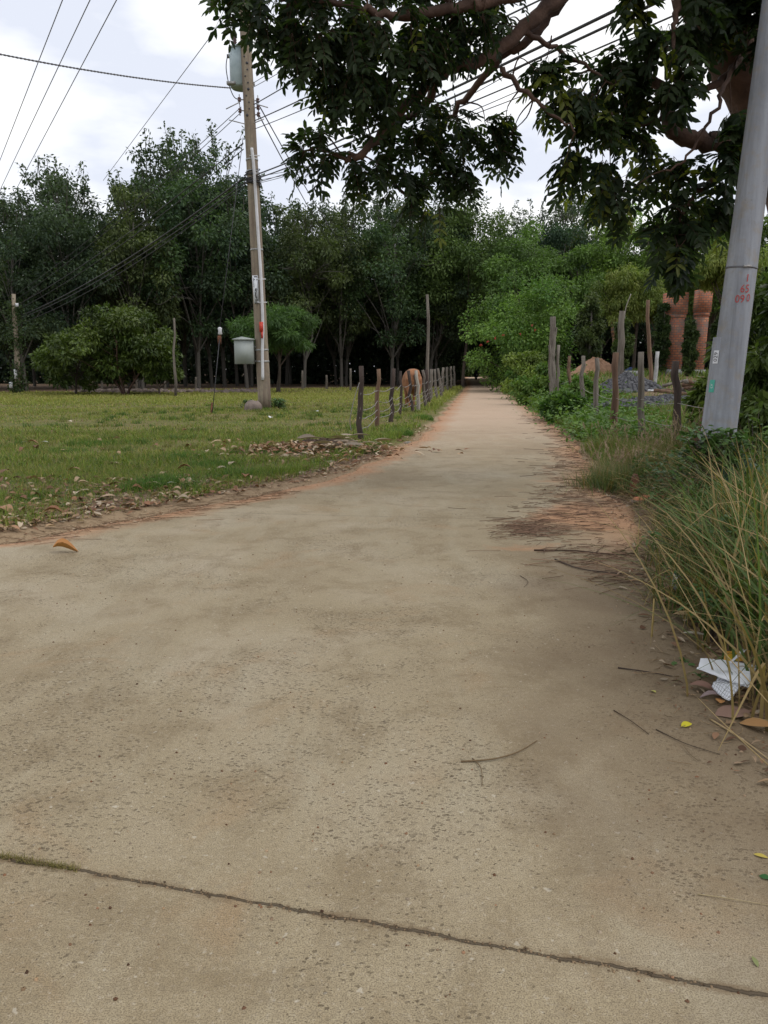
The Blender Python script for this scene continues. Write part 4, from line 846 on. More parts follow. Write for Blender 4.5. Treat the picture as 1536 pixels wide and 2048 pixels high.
# ------------------------------------------------------------------ poles far left and bare stakes
def stick(mb, a, b, r0, r1, rng, n=8, bend=.02, m=6, jit=.1):
    a = np.asarray(a, float); b = np.asarray(b, float); t_ = np.linspace(0, 1, m)[:, None]; P = a*(1-t_)+b*t_; P[1:-1, :2] += rng.normal(0, bend, (m-2, 2)); addtube(mb, P, np.linspace(r0, r1, m), n, jit=jit, rng=rng)
rg = np.random.default_rng(12)
fp = gp(36, 46, 775); fo = thing('utility_pole', fp, 'distant leaning pole wrapped in vines at the far left edge of the field', 'utility pole')
mb = MB(); stick(mb, [0, 0, -.1], W(27, 588, 46)-fp, .17, .11, rg, 12, .01, jit=.02); mb.build('shaft', M['pole_left'], fo, True)
for (bx_, by_, w_, h_) in ((34, 610, .14, .2), (31.5, 748, .14, .55), (22, 770, .16, .35)):
    mb = MB(); addbox(mb, W(bx_, by_, 45.7)-fp, (w_, .12, h_)); mb.build('meter_box', M['pvc'], fo)
cb = MB()
for k in range(40):
    t_ = rg.random(); c = (W(27, 588, 46)-fp)*t_*.9; n = 45; q = c+rg.normal(0, .22, (n, 3)); quadleaves(cb, q, rdir(rg, n), rdir(rg, n)+[0, 0, .5], np.full(n, .16), np.full(n, .1), gcol(rg, n, (.03, .05, .02), (.06, .09, .03)))
cb.build('vine', M['leaf'], fo)
def stake(name, px0, py0, px1, py1, Y, r0, r1, mat, label, cat='post', bend=.03):
    b_ = gp(px1, Y, py1); t_ = W(px0, py0, Y)-b_; m_ = MB(); stick(m_, [0, 0, -.15], t_, r0, r1, rg, 9, bend)
    return tag(m_.build(name, M[mat], None, True, b_), label, cat)
stake('bare_stake', 348, 636, 350, 783, 41, .07, .05, 'post', 'tall bare grey stake standing right of the spreading field tree')
stake('tall_pole', 854, 589, 858, 806, 32.5, .08, .05, 'post', 'tall thin weathered pole standing up out of the wire fence beside the cow')
for k, (px, ty, by_, Y) in enumerate(((204, 760, 783, 50), (273, 759, 783, 50), (392, 754, 779, 52), (605, 741, 775, 53), (701, 737, 776, 52), (653, 750, 775, 54), (330, 762, 780, 51))):
    stake('boundary_post', px, ty, px, by_, Y, .08, .065, 'post', ('short pale post under the left side of the spreading field tree', 'short pale post just right of the forked stems of the field tree', 'short pale post between the bare stake and the stay wire', 'short post behind the feathery tree in front of the dark wood', 'whitest short post at the wood edge left of the wire fence', 'thin short post at the wood edge midway between two paler posts', 'dim short post near the bare stake')[k], bend=.005)
# low earth and rubble ridge along the wood edge
mb = MB(); rg = np.random.default_rng(13)
for k in range(240):
    px = rg.uniform(150, 520); Y = rg.uniform(46, 48); p = gp(px, Y, 778); s_ = rg.uniform(.08, .25); V, Fq, _ = tube([[0, 0, 0], [0, 0, s_*.5], [0, 0, s_*.9]], [s_, s_*.9, s_*.3], 6, jit=.2, rng=rg); mb.add(V+p, Fq)
tag(mb.build('rubble_ridge', M['rock']), 'low ridge of rubble and earth along the edge of the wood', 'rubble', kind='stuff')

# ------------------------------------------------------------------ wire fence, left of the lane
rg = np.random.default_rng(14)
LP = [(722, 732, 720, 885, 5.5, 'post_dark'), (757, 738, 753, 857, 4.6, 'post_brown'), (787, 737, 783, 847, 4.4, 'post_dark'), (801, 742, 802, 832, 2.9, 'post_dark'), (817, 741, 824, 828, 3.4, 'post_dark'), (832, 741, 838, 823, 3.6, 'post_light'),
      (845, 740, 851, 814, 3.2, 'post'), (853, 739, 857, 808, 3.6, 'post_dark'), (863, 738, 861, 803, 3.4, 'post'), (869, 738, 874, 800, 2.8, 'post'), (876, 737, 884, 796, 2.8, 'post'), (887, 735, 885, 788, 3.0, 'post'), (894, 734, 895, 782, 2.8, 'post'), (902, 733, 902, 778, 2.3, 'post'), (908, 732, 910, 775, 2.4, 'post')]
b0 = G(720, 885); fo = thing('wire_fence', (b0[0], b0[1], float(gh(b0[0], b0[1]))), 'crooked wooden posts with sagging barbed wire along the left side of the lane', 'fence'); fb = np.array(fo.location)
pts = []
for (tx, ty, bx_, by_, hw, mt) in LP:
    g = G(bx_, by_); g[2] = float(gh(g[0], g[1])); top = W(tx, ty, g[1]); r_ = hw/ppm(g[1]); m_ = MB(); stick(m_, g-fb-[0, 0, .2], top-fb, r_*1.05, r_*.85, rg, 9, .02, 7, .12); m_.build('post', M[mt], fo, True); pts.append((g, top))
for lv in (.18, .42, .66, .3):
    m_ = MB(); P = []
    for (g, top), (g2, top2) in zip(pts[:-1], pts[1:]):
        a = g*(1-lv)+top*lv; b = g2*(1-lv)+top2*lv; a = a+[0, -.07, rg.normal(0, .03)]
        for t_ in np.linspace(0, 1, 6)[:-1]: q = a*(1-t_)+b*t_; q = q-[0, 0, .25*t_*(1-t_)]+rg.normal(0, .008, 3); P.append(q-fb)
    P = np.array(P); addtube(m_, P, .008, 4)
    for q in P[::2]: s_ = rg.normal(0, .03, 3); addtube(m_, [q-s_, q+s_], .005, 3)
    m_.build('barbed_wire', M['wire'], fo)
m_ = MB(); addtube(m_, smooth_path([W(719, 765, 15)-fb, W(708, 800, 15)-fb, W(700, 840, 15)-fb, W(703, 862, 15)-fb], 5), .008, 4); m_.build('barbed_wire', M['wire'], fo)
# fence, right of the lane
RP = [(1106, 633, 1106, 800, 30, 7, 'post', 'g'), (1099, 690, 1102, 800, 29, 3.5, 'post', ''), (1117, 690, 1118, 806, 28, 3.2, 'post', ''), (1139, 712, 1141, 790, 31, 4, 'post_brown', ''), (1166, 712, 1163, 832, 24, 4.6, 'post', ''), (1194, 716, 1191, 852, 19.5, 5.2, 'post', ''),
      (1233, 705, 1230, 875, 16.3, 6.5, 'post_brown', ''), (1282, 704, 1284, 878, 15.6, 6.6, 'post', ''), (1352, 722, 1357, 905, 13.6, 8.2, 'post_dark', '')]
g0 = gp(1106, 30, 800); fo = thing('wire_fence', g0, 'row of rough wooden posts with thin wire along the weedy right side of the lane', 'fence'); fb = np.array(g0); pts = []
for (tx, ty, bx_, by_, Y, hw, mt, fl_) in RP:
    g = gp(bx_, Y, by_); top = W(tx, ty, Y); r_ = hw/ppm(Y); m_ = MB(); stick(m_, g-fb-[0, 0, .2], top-fb, r_*1.1, r_*.8, rg, 9, .03 if Y > 20 else .012, 8, .13)
    if fl_: stick(m_, (g+top)/2-fb, W(1113, 655, Y)-fb, .05, .03, rg, 6, .03); stick(m_, g-fb+[.1, 0, 0], W(1098, 720, Y)-fb, .07, .04, rg, 6, .04)
    m_.build('post', M[mt], fo, True); pts.append((g, top))
pts = [pts[0], pts[3], pts[4], pts[5], pts[6], pts[7], pts[8], (gp(1560, 10.5, 950), W(1560, 800, 10.5))]
for lv in (.28, .55):
    m_ = MB(); P = []
    for (g, top), (g2, top2) in zip(pts[:-1], pts[1:]):
        top = np.array([top[0], top[1], g[2]+1.4]); top2 = np.array([top2[0], top2[1], g2[2]+1.4]); a = g*(1-lv)+top*lv; b = g2*(1-lv)+top2*lv
        for t_ in np.linspace(0, 1, 7)[:-1]: q = a*(1-t_)+b*t_; P.append(q-[0, .08, .2*t_*(1-t_)]-fb+rg.normal(0, .006, 3))
    addtube(m_, np.array(P), .006, 4); m_.build('barbed_wire', M['wire'], fo)
stake('leaning_timber', 1432, 780, 1386, 905, 10.8, .085, .075, 'rust', 'dark reddish timber leaning against the left side of the grey pole', 'timber')
stake('thin_pole', 1296, 600, 1301, 785, 30, .085, .06, 'post_brown', 'tall thin brown pole left of the first brick pillar', 'post')
stake('concrete_post', 1315, 703, 1310, 765, 31, .075, .07, 'concrete_post', 'slim pale concrete post in front of the ivy, right of the thin brown pole', 'post', .0)
sk = stake('rod_post', 1244, 622, 1238, 760, 33, .14, .12, 'post', 'weathered grey post with a bent rod on top, behind the brown fence post', 'post', .02)
m_ = MB(); q0 = np.array(sk.location); addtube(m_, smooth_path([W(1249, 640, 32.8)-q0, W(1252, 615, 32.8)-q0, W(1262, 588, 32.8)-q0], 4), .02, 5); m_.build('rod', M['post_light'], sk)
m_ = MB(); stick(m_, [0, 0, -.1], W(1180, 612, 42.5)-gp(1178, 42.5), .2, .12, rg, 9, .06); tag(m_.build('dead_tree', M['bark_grey'], None, True, gp(1178, 42.5)), 'gnarled grey dead tree stem in front of the dark gap behind the fence', 'tree')

# ------------------------------------------------------------------ yard: pillars, piles
for k, (pxb, pxt, ty, Y, wp, lab) in enumerate(((1342, 1352, 586, 40, 34, 'left brick pillar of orange hollow bricks, widest and most visible, ivy on both sides'), (1392, 1408, 580, 41.5, 24, 'right brick pillar of orange hollow bricks half hidden by ivy'), (1237, 1236, 640, 45, 20, 'narrow brick pillar glimpsed behind the grey rod post'))):
    b_ = gp(pxb, Y, 749); t_ = thing('brick_pillar', b_, lab, 'brick pillar'); h_ = (W(pxt, ty, Y)-b_); wd = wp/ppm(Y)
    m_ = MB(); Sh = np.array([[1, 0, h_[0]/h_[2]], [0, 1, 0], [0, 0, 1]])
    addbox(m_, [h_[0]*.5, 0, h_[2]*.5], (wd*.9, wd*.8, h_[2]*.98), Sh); addbox(m_, [h_[0]*.86, 0, h_[2]*.87], (wd*1.12, wd*.95, h_[2]*.26), Sh); addbox(m_, [h_[0]*.7, 0, h_[2]*.72], (wd*1.0, wd*.87, h_[2]*.06), Sh); m_.build('brickwork', M['brick'], t_)
    m_ = MB(); addbox(m_, [0, 0, .08], (wd*1.1, wd*1.1, .3)); m_.build('footing', M['concrete_post'], t_)
def mound(name, px, Y, wpx, h, mat, label, cat, asp=.7, seed=0, stones=0, kind=None):
    rgk = np.random.default_rng(seed); b_ = gp(px, Y); R_ = wpx/2/ppm(Y); n = 34; a = np.linspace(0, 2*math.pi, 41)[:-1]; V = [[0, 0, h]]
    for i in range(1, n): 
        r = i/(n-1.0); rr2 = R_*r*(1+.12*np.sin(a*3+seed)+.06*np.sin(a*7)); z = h*(1-r**2)**1.3*(1+.12*np.sin(a*2+seed*2))+rgk.normal(0, .05*h, 40)*(1-r)+.1*h*np.sin(a*4+r*5)*(1-r)-.05*(r > .95)
        V += list(np.stack([np.cos(a)*rr2, np.sin(a)*rr2*asp, z], 1))
    f = [[0, 1+k, 1+(k+1) % 40] for k in range(40)]; fq = np.array([[1+i*40+k, 1+(i+1)*40+k, 1+(i+1)*40+(k+1) % 40, 1+i*40+(k+1) % 40] for i in range(n-2) for k in range(40)])
    m_ = MB(); m_.add(V, f); m_.v[-1] = np.array(V); m_.f.append(fq)
    for _ in range(stones):
        q = np.array(V[rgk.integers(len(V))]); s_ = rgk.uniform(.03, .07); Vt, Ft, _u = tube([[0, 0, -s_], [0, 0, 0], [0, 0, s_]], [s_*.5, s_*1.2, s_*.5], 5, jit=.25, rng=rgk); m_.add(Vt+q, Ft)
    o = m_.build(name, M[mat], None, stones == 0, b_); return tag(o, label, cat, kind=kind)
mound('gravel_pile', 1255, 28, 150, .5, 'stone_grey', 'low heap of dark grey gravel in the yard behind the fence', 'gravel pile', seed=2, stones=900)
mound('sand_pile', 1190, 40, 110, .72, 'sandpile', 'heap of orange sand behind the fence posts left of the gravel', 'sand pile', seed=3)
mound('gravel_pile', 1340, 22, 260, .18, 'stone_grey', 'flat spread of grey gravel in front of the yard, behind the tall posts', 'gravel pile', asp=.35, seed=5, stones=500)
rg = np.random.default_rng(21)
p0 = gp(1378, 25); lg = thing('log_pile', p0, 'tangle of cut branches and logs in the yard left of the leaning pole', 'log pile')
for k in range(13):
    a = rg.normal(0, .5); c = np.array([rg.uniform(-.5, .5), rg.uniform(-.3, .3), .08+.045*k*rg.uniform(.5, 1)]); d = np.array([math.cos(a), math.sin(a), rg.normal(0, .15)])*rg.uniform(.3, .7); m_ = MB(); stick(m_, c-d, c+d, .06, .035, rg, 7, .03); m_.build('log', M['post_brown' if k % 2 else 'post'], lg, True)
p0 = gp(1253, 41); m_ = MB(); addtube(m_, [[0, 0, 0], [0, 0, .35], [0, 0, .36]], [.2, .26, .2], 12); tag(m_.build('bucket', M['blue'], None, False, p0), 'small blue plastic bucket beside the pale slab behind the gravel', 'bucket')
p0 = gp(1262, 39); m_ = MB(); addbox(m_, [0, 0, .1], (1.1, .5, .22)); tag(m_.build('concrete_slab', M['concrete_post'], None, False, p0), 'pale concrete slab lying behind the gravel heap', 'slab')
p0 = gp(1312, 27); m_ = MB(); stick(m_, [-.25, 0, .06], [.35, .1, .03], .035, .03, rg, 6, .01); tag(m_.build('plank', M['pvc'], None, False, p0), 'short white plank lying at the right foot of the gravel heap', 'plank')

# ------------------------------------------------------------------ skinned figures
def skin(name, pts, edges, radii, mat, parent=None, lvl=2, loc=None):
    me = bpy.data.meshes.new(name); me.from_pydata([tuple(map(float, p)) for p in pts], edges, []); o = link(name, me, parent, loc)
    o.modifiers.new('skin', 'SKIN'); o.modifiers.new('sub', 'SUBSURF').levels = lvl; o.modifiers['sub'].render_levels = lvl; o.modifiers['skin'].use_smooth_shade = True
    for i, r in enumerate(radii): me.skin_vertices[0].data[i].radius = (r, r) if np.isscalar(r) else r
    me.skin_vertices[0].data[0].use_root = True
    dg = bpy.context.evaluated_depsgraph_get(); dg.update(); nm = bpy.data.meshes.new_from_object(o.evaluated_get(dg)); o.modifiers.clear(); o.data = nm; nm.materials.clear(); nm.materials.append(mat); nm.name = name; return o
# cow seen from behind, grazing away to the left of the fence
cg = gp(824, 28.5, 815); cow = thing('cow', cg, 'brown cow standing behind the wire fence, seen from behind with its head down', 'cow', rz=rad(5)); cow.scale = (.84, .9, 1.08)
def fused(name, tubes, mat, parent, vox=.03, squash=None):
    q = MB()
    for P_, r_ in tubes: addtube(q, P_, r_, 14)
    me = q.mesh(name, mat, True); o = link(name, me, parent); m1 = o.modifiers.new('r', 'REMESH'); m1.mode = 'VOXEL'; m1.voxel_size = vox; m1.use_smooth_shade = True
    m2 = o.modifiers.new('s', 'SMOOTH'); m2.factor = .7; m2.iterations = 5
    dg = bpy.context.evaluated_depsgraph_get(); dg.update(); nm = bpy.data.meshes.new_from_object(o.evaluated_get(dg)); o.modifiers.clear(); o.data = nm; nm.materials.clear(); nm.materials.append(mat); nm.name = name; return o
tubes = [([[0, -.70, .98], [0, -.62, .98], [0, -.45, .96], [0, -.2, .90], [0, .15, .86], [0, .5, .88], [0, .75, .92], [0, .9, .95]], [.14, .25, .34, .40, .43, .39, .30, .16]),
         ([[0, .75, .98], [0, 1.0, .90], [0, 1.25, .62], [0, 1.42, .42]], [.22, .17, .13, .12]), ([[0, 1.36, .50], [0, 1.5, .30], [0, 1.6, .14], [0, 1.64, .08]], [.13, .11, .085, .05])]
for sx in (-1, 1):
    tubes.append(([[sx*.16, -.5, .98], [sx*.2, -.44, .74], [sx*.2, -.52, .52], [sx*.19, -.6, .42], [sx*.18, -.55, .2], [sx*.18, -.52, .04]], [.2, .17, .10, .07, .05, .055]))
    tubes.append(([[sx*.16, .68, .85], [sx*.18, .68, .62], [sx*.17, .69, .38], [sx*.17, .7, .2], [sx*.17, .7, .04]], [.16, .11, .075, .05, .055]))
    tubes.append(([[0, -.45, 1.2], [sx*.16, -.55, 1.16], [sx*.2, -.62, 1.05]], [.1, .1, .08]))
cb_ = fused('body', tubes, M['cow'], cow)
m_ = MB(); addtube(m_, smooth_path([[0, -.7, 1.08], [.02, -.78, .9], [.03, -.74, .6], [.03, -.72, .42]], 4), [.035]*9+[.03, .03, .05, .02], 7); m_.build('tail', M['cow_dark'], cow, True)
for sx in (-1, 1):
    m_ = MB(); addtube(m_, smooth_path([[sx*.08, 1.4, .5], [sx*.2, 1.36, .56], [sx*.2, 1.34, .68]], 4), np.linspace(.03, .008, 9), 7); m_.build('horn', M['post_light'], cow, True)
    m_ = MB(); quadleaves(m_, np.array([[sx*.1, 1.36, .46]]), np.array([[sx, -.1, -.1]]), np.array([[0, 0.2, 1.]]), np.array([.2]), np.array([.1]), np.array([[.3, .12, .05]])); m_.build('ear', M['leaf'], cow)
    for yy in (-.5, .74):
        m_ = MB(); addtube(m_, [[sx*.18, yy, .09], [sx*.18, yy-.01, 0]], [.06, .07], 8); m_.build('hoof', M['cow_dark'], cow)
# motorbike and rider far down the lane
mg = np.array([ray(952, 757)[0]*104, 104, 0.0]); bk = thing('motorbike', mg, 'small dark motorbike ridden away down the shaded lane', 'motorbike')
for yy in (-.62, .62):
    m_ = MB(); a = np.linspace(0, 2*math.pi, 21); P = np.stack([0*a, yy+np.cos(a)*.25, .3+np.sin(a)*.25], 1); addtube(m_, P, .05, 8, cap=False); wl = m_.build('wheel', M['tyre'], bk, True)
    m_ = MB(); addtube(m_, [[-.05, yy, .3], [.05, yy, .3]], .07, 10); [addtube(m_, [[0, yy, .3], [0, yy+math.cos(q)*.23, .3+math.sin(q)*.23]], .008, 4) for q in np.arange(0, 6.2, .8)]; m_.build('hub', M['steel'], wl)
m_ = MB(); addtube(m_, smooth_path([[0, -.75, .72], [0, -.3, .6], [0, .1, .45], [0, .42, .75], [0, .5, .95]], 4), [.06, .12, .15, .15, .15, .14, .13, .13, .12, .12, .12, .12, .11, .1, .1, .09, .08], 8); m_.build('frame', M['black'], bk, True)
m_ = MB(); addbox(m_, [0, -.3, .76], (.24, .7, .1)); m_.build('seat', M['tyre'], bk)
m_ = MB(); addtube(m_, [[-.33, .4, 1.02], [0, .5, .98], [.33, .4, 1.02]], .018, 6); m_.build('handlebar', M['steel'], bk)
m_ = MB(); addbox(m_, [0, -.82, .62], (.16, .02, .12)); m_.build('number_plate', M['pvc'], bk)
m_ = MB(); addbox(m_, [0, -.8, .74], (.12, .04, .06)); m_.build('tail_light', M['red'], bk)
rd = thing('person', mg+[0, -.15, 0], 'person in dark clothes and helmet riding the motorbike down the lane', 'person')
pts = [(0, 0, .92), (0, .02, 1.15), (0, .08, 1.38), (0, .1, 1.5), (0, .12, 1.62), (-.2, .06, 1.38), (-.3, .25, 1.16), (-.31, .52, 1.05), (.2, .06, 1.38), (.3, .25, 1.16), (.31, .52, 1.05), (-.14, .1, .88), (-.22, .42, .78), (-.2, .25, .38), (-.2, .38, .32), (.14, .1, .88), (.22, .42, .78), (.2, .25, .38), (.2, .38, .32)]
ed = [(0, 1), (1, 2), (2, 3), (3, 4), (2, 5), (5, 6), (6, 7), (2, 8), (8, 9), (9, 10), (0, 11), (11, 12), (12, 13), (13, 14), (0, 15), (15, 16), (16, 17), (17, 18)]
skin('body', pts, ed, [.16, .15, .16, .06, .09, .075, .055, .04, .075, .055, .04, .11, .085, .06, .05, .11, .085, .06, .05], M['jacket'], rd)
m_ = MB(); addtube(m_, [[0, .12, 1.52+.3*k/6] for k in range(7)], [.09, .125, .14, .142, .13, .095, .03], 14); m_.build('helmet', M['black'], rd, True)

# ------------------------------------------------------------------ grass
def is_out(x, y, m=0.0): return (x < xL(y)-m) | (x > xR(y)+m)
rg = np.random.default_rng(30)
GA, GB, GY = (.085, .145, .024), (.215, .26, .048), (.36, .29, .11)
mb = MB()
def patchy(x, y): return bump2(x, y, .9)+bump2(x+31, y-7, 2.6)*.6
def scatter(n, x0, x1, y0, y1, margin):
    x = rg.uniform(x0, x1, n); y = rg.uniform(y0, y1, n); return x, y
for (n, x0, x1, y0, y1, hh, ww) in ((90000, -6.2, 1.0, 6.0, 11, .075, .006), (75000, -9.5, 1.8, 11, 17, .085, .010), (70000, -15, 4, 17, 28, .075, .018), (70000, -30, 6, 28, 46, .085, .035), (30000, -36, 6, 44, 62, .10, .06)):
    x = rg.uniform(x0, x1, n); y = rg.uniform(y0, y1, n); edge = xL(y)-x; pt = patchy(x, y); dz = dirtiness(x, y)
    keep = (edge > .32+.15*pt) & (rg.random(n) < np.clip(.95-dz*1.0+pt*1.15, .03, 1)) & (y < forest_front(x)-1.2)
    x = x[keep]; y = y[keep]; pt = pt[keep]; edge = edge[keep]; m = len(x); P = np.stack([x, y, gh(x, y)-.01], 1)
    lush = np.clip(pt*.8+.5, 0, 1); strip = np.clip(1-(edge-.3)/1.1, 0, 1)*(y > 10)
    h = hh*rg.uniform(.5, 1.5, m)*(.65+.7*lush+.9*strip)
    col = gcol(rg, m, GA, GB, .2); dry = (rg.random(m) < .22+.25*(1-lush)-.3*strip); col[dry] = gcol(rg, int(dry.sum()), GY, (.16, .13, .06), .2)
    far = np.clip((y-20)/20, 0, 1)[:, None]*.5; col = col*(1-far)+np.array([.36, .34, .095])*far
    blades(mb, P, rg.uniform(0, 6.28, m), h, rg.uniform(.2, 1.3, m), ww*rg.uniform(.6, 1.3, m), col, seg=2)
tag(mb.build('field_grass', M['grass']), 'short mottled grass covering the field left of the lane', 'grass', kind='stuff')
mb = MB(); n = 620; x = rg.uniform(-9, 3, n); y = rg.uniform(6.3, 30, n); kp = (xL(y)-x > .6) & (bump2(x*1.7, y*1.7, 1.3) > -.1); x = x[kp]; y = y[kp]
for xx, yy in zip(x, y):
    n = rg.integers(20, 60); q = np.stack([xx+rg.normal(0, .07, n), yy+rg.normal(0, .07, n), np.zeros(n)], 1); q[:, 2] = gh(q[:, 0], q[:, 1])-.01; cc = ((.05, .10, .02), (.10, .16, .03)) if rg.random() < .6 else ((.2, .19, .07), (.12, .14, .04))
    blades(mb, q, rg.uniform(0, 6.28, n), rg.uniform(.04, .17, n), rg.uniform(.3, 1.2, n), np.full(n, .004+yy*.0005), gcol(rg, n, *cc), seg=3)
tag(mb.build('field_tufts', M['grass']), 'taller tufts standing out of the field grass', 'grass', kind='stuff')
# bright tufts on the left
mb = MB()
for (px, py, r_, h_) in ((330, 975, .35, .16), (285, 985, .25, .14), (480, 955, .45, .14), (700, 950, .3, .12), (560, 905, .6, .1), (200, 890, .6, .1), (120, 905, .5, .08), (430, 935, .5, .12), (60, 1000, .3, .08), (370, 920, .5, .12), (780, 905, .4, .14), (820, 870, .5, .16), (860, 840, .5, .18)):
    g = G(px, py); n = int(900*r_/.35); q = g+np.stack([rg.normal(0, r_*.5, n), rg.normal(0, r_*.5, n), np.zeros(n)], 1); k_ = q[:, 0] < xL(q[:, 1])-.2; q = q[k_]; n = len(q); q[:, 2] = gh(q[:, 0], q[:, 1])-.01
    blades(mb, q, rg.uniform(0, 6.28, n), h_*rg.uniform(.4, 1.2, n), rg.uniform(.3, 1.1, n), .006+.0*q[:, 0], gcol(rg, n, (.055, .12, .02), (.10, .18, .03)), seg=3)
tag(mb.build('verge_tufts', M['grass']), 'brighter green grass tufts along the left verge', 'grass', kind='stuff')
# broadleaf weeds, left field and verge
mb = MB()
n = 9000; x = rg.uniform(-8, 3.5, n); y = rg.uniform(6.3, 26, n)**1.0; kp = (xL(y)-x > .5) & (patchy(x, y) > .05) & (dirtiness(x, y) < .8); x = x[kp]; y = y[kp]
for _ in range(6):
    q = np.stack([x, y, gh(x, y)+.02], 1)+rg.normal(0, .03, (len(x), 3))*[1, 1, .35]; m = len(q)
    quadleaves(mb, q, rdir(rg, m)*[1, 1, .3], rdir(rg, m)*.4+[0, 0, 1], rg.uniform(.025, .065, m), rg.uniform(.015, .035, m), gcol(rg, m, (.04, .085, .018), (.10, .16, .032)))
tag(mb.build('low_weeds', M['leaf']), 'low broad-leaved weeds among the field grass', 'weeds', kind='stuff')
# right verge and yard vegetation
mb = MB()
for (n, y0, y1, hh, ww, x1) in ((26000, 10.5, 16, .13, .012, 4.0), (36000, 16, 28, .2, .022, 8), (26000, 28, 55, .3, .05, 18)):
    y = rg.uniform(y0, y1, n); t_ = rg.random(n)**1.6*x1; x = xR(y)+.15+t_; pt = patchy(x, y)
    kp = (rg.random(n) < np.clip(.75+pt*.5-np.where((y > 20) & (t_ > 3), .45, 0), 0.02, 1)); x = x[kp]; y = y[kp]; m = len(x); q = np.stack([x, y, gh(x, y)-.01], 1)
    col = gcol(rg, m, GA, (.13, .19, .04), .2); d = rg.random(m) < .28; col[d] = gcol(rg, int(d.sum()), (.24, .2, .09), (.16, .12, .06))
    blades(mb, q, rg.uniform(0, 6.28, m), hh*rg.uniform(.4, 1.5, m), rg.uniform(.2, 1.1, m), ww*rg.uniform(.6, 1.2, m), col, seg=2)
tag(mb.build('verge_grass', M['grass']), 'rough green and straw-coloured grass on the right verge and yard', 'grass', kind='stuff')
mb = MB()   # creeping weeds of the right verge
for k in range(900):
    y = rg.uniform(14.5, 48); x = float(xR(y))+.25+rg.random()**1.5*(1.3+y*.035); n = 26; s_ = rg.uniform(.10, .28)*(1+y/40)
    q = np.array([x, y, float(gh(x, y))+s_*.5])+rg.normal(0, 1, (n, 3))*[s_, s_, s_*.55]; q[:, 2] = np.maximum(q[:, 2], float(gh(x, y)))
    quadleaves(mb, q, rdir(rg, n)*[1, 1, .5], rdir(rg, n)*.5+[0, 0, 1], rg.uniform(.05, .10, n)*(1+y/40), rg.uniform(.03, .06, n)*(1+y/40), gcol(rg, n, (.055, .12, .022), (.13, .21, .045)))
tag(mb.build('creeping_weeds', M['leaf']), 'leafy creeping weeds spilling over the right verge', 'weeds', kind='stuff')

def grass_clump(name, g, label, n, r, h, cols, wd, lean, seed, dry=.3, plumes=0, seg=6, zmat='grass'):
    rk = np.random.default_rng(seed); t_ = thing(name, g, label, 'grass clump'); m_ = MB(); g = np.array(g)
    q = rk.normal(0, r*.5, (n, 3)); q[:, 2] = gh(g[0]+q[:, 0], g[1]+q[:, 1])-g[2]-.02; az = np.arctan2(q[:, 1], q[:, 0])+rk.normal(0, 1.6, n)
    col = gcol(rk, n, cols[0], cols[1], .2); d = rk.random(n) < dry; col[d] = gcol(rk, int(d.sum()), (.30, .22, .10), (.20, .14, .065), .2); tip = col.copy(); tip[~d] = tip[~d]*1.1+np.array([.02, .01, 0])
    blades(m_, q, az, h*rk.uniform(.4, 1.15, n), lean*rk.uniform(.15, 1.4, n), wd*rk.uniform(.4, 1.4, n), col, seg, tip, kink=.28 if seg > 6 else 0); m_.build('blades', M[zmat], t_)
    if plumes:
        p_ = MB()
        for _ in range(plumes):
            a = rk.uniform(0, 6.28); hh = h*rk.uniform(.8, 1.25); ln = rk.uniform(.15, .6); s0 = np.array([rk.normal(0, r*.4), rk.normal(0, r*.4), 0]); e_ = s0+[math.cos(a)*ln*hh, math.sin(a)*ln*hh, hh]; mid = (s0+e_)/2+[0, 0, .12*hh]
            P = smooth_path([s0, mid, e_], 5); addtube(p_, P, .0022, 3, cap=False, col=(.3, .24, .12)); n2 = 46; tt = rk.uniform(0, 1, n2)[:, None]; a2 = P[-3]; b2 = e_+nrm(e_-P[-3])*.04
            c2 = a2*(1-tt)+b2*tt; quadleaves(p_, c2, nrm(e_-a2)*1.0+rdir(rk, n2)*.6, rdir(rk, n2), np.full(n2, .028), np.full(n2, .0045), gcol(rk, n2, (.42, .32, .24), (.30, .22, .15)))
        p_.build('plumes', M['dry'], t_)
    return t_
def gq(px, py, Y=None):
    if Y is None: g = G(px, py)
    else: g = gp(px, Y, py)
    g[2] = float(gh(g[0], g[1])); return g
grass_clump('fountain_grass', gq(1235, 975), 'grey-green fountain grass clump with pale plumes beside the sandy edge', 1900, .42, .42, ((.07, .11, .045), (.12, .16, .07)), .007, .9, 1, .18, 46)
grass_clump('fountain_grass', gq(1292, 945), 'grass clump with drooping plumes between the fountain grass and the dark post', 1300, .5, .45, ((.06, .10, .03), (.13, .16, .05)), .007, .9, 2, .35, 40)
grass_clump('fountain_grass', gq(1345, 935), 'plumed grass growing round the foot of the dark fence post', 1100, .45, .5, ((.055, .095, .025), (.12, .15, .045)), .007, .8, 3, .4, 36)
grass_clump('fountain_grass', gq(1215, 905), 'small clump of plumed grass below the brown fence post', 700, .35, .36, ((.07, .12, .03), (.14, .18, .05)), .007, .9, 4, .3, 26)
grass_clump('fountain_grass', gq(1400, 905, 11.5), 'plumed grass behind the leaning timber and pole', 900, .6, .7, ((.06, .10, .03), (.13, .16, .05)), .008, .8, 5, .4, 26)
TG = ((.035, .070, .020), (.085, .13, .038))
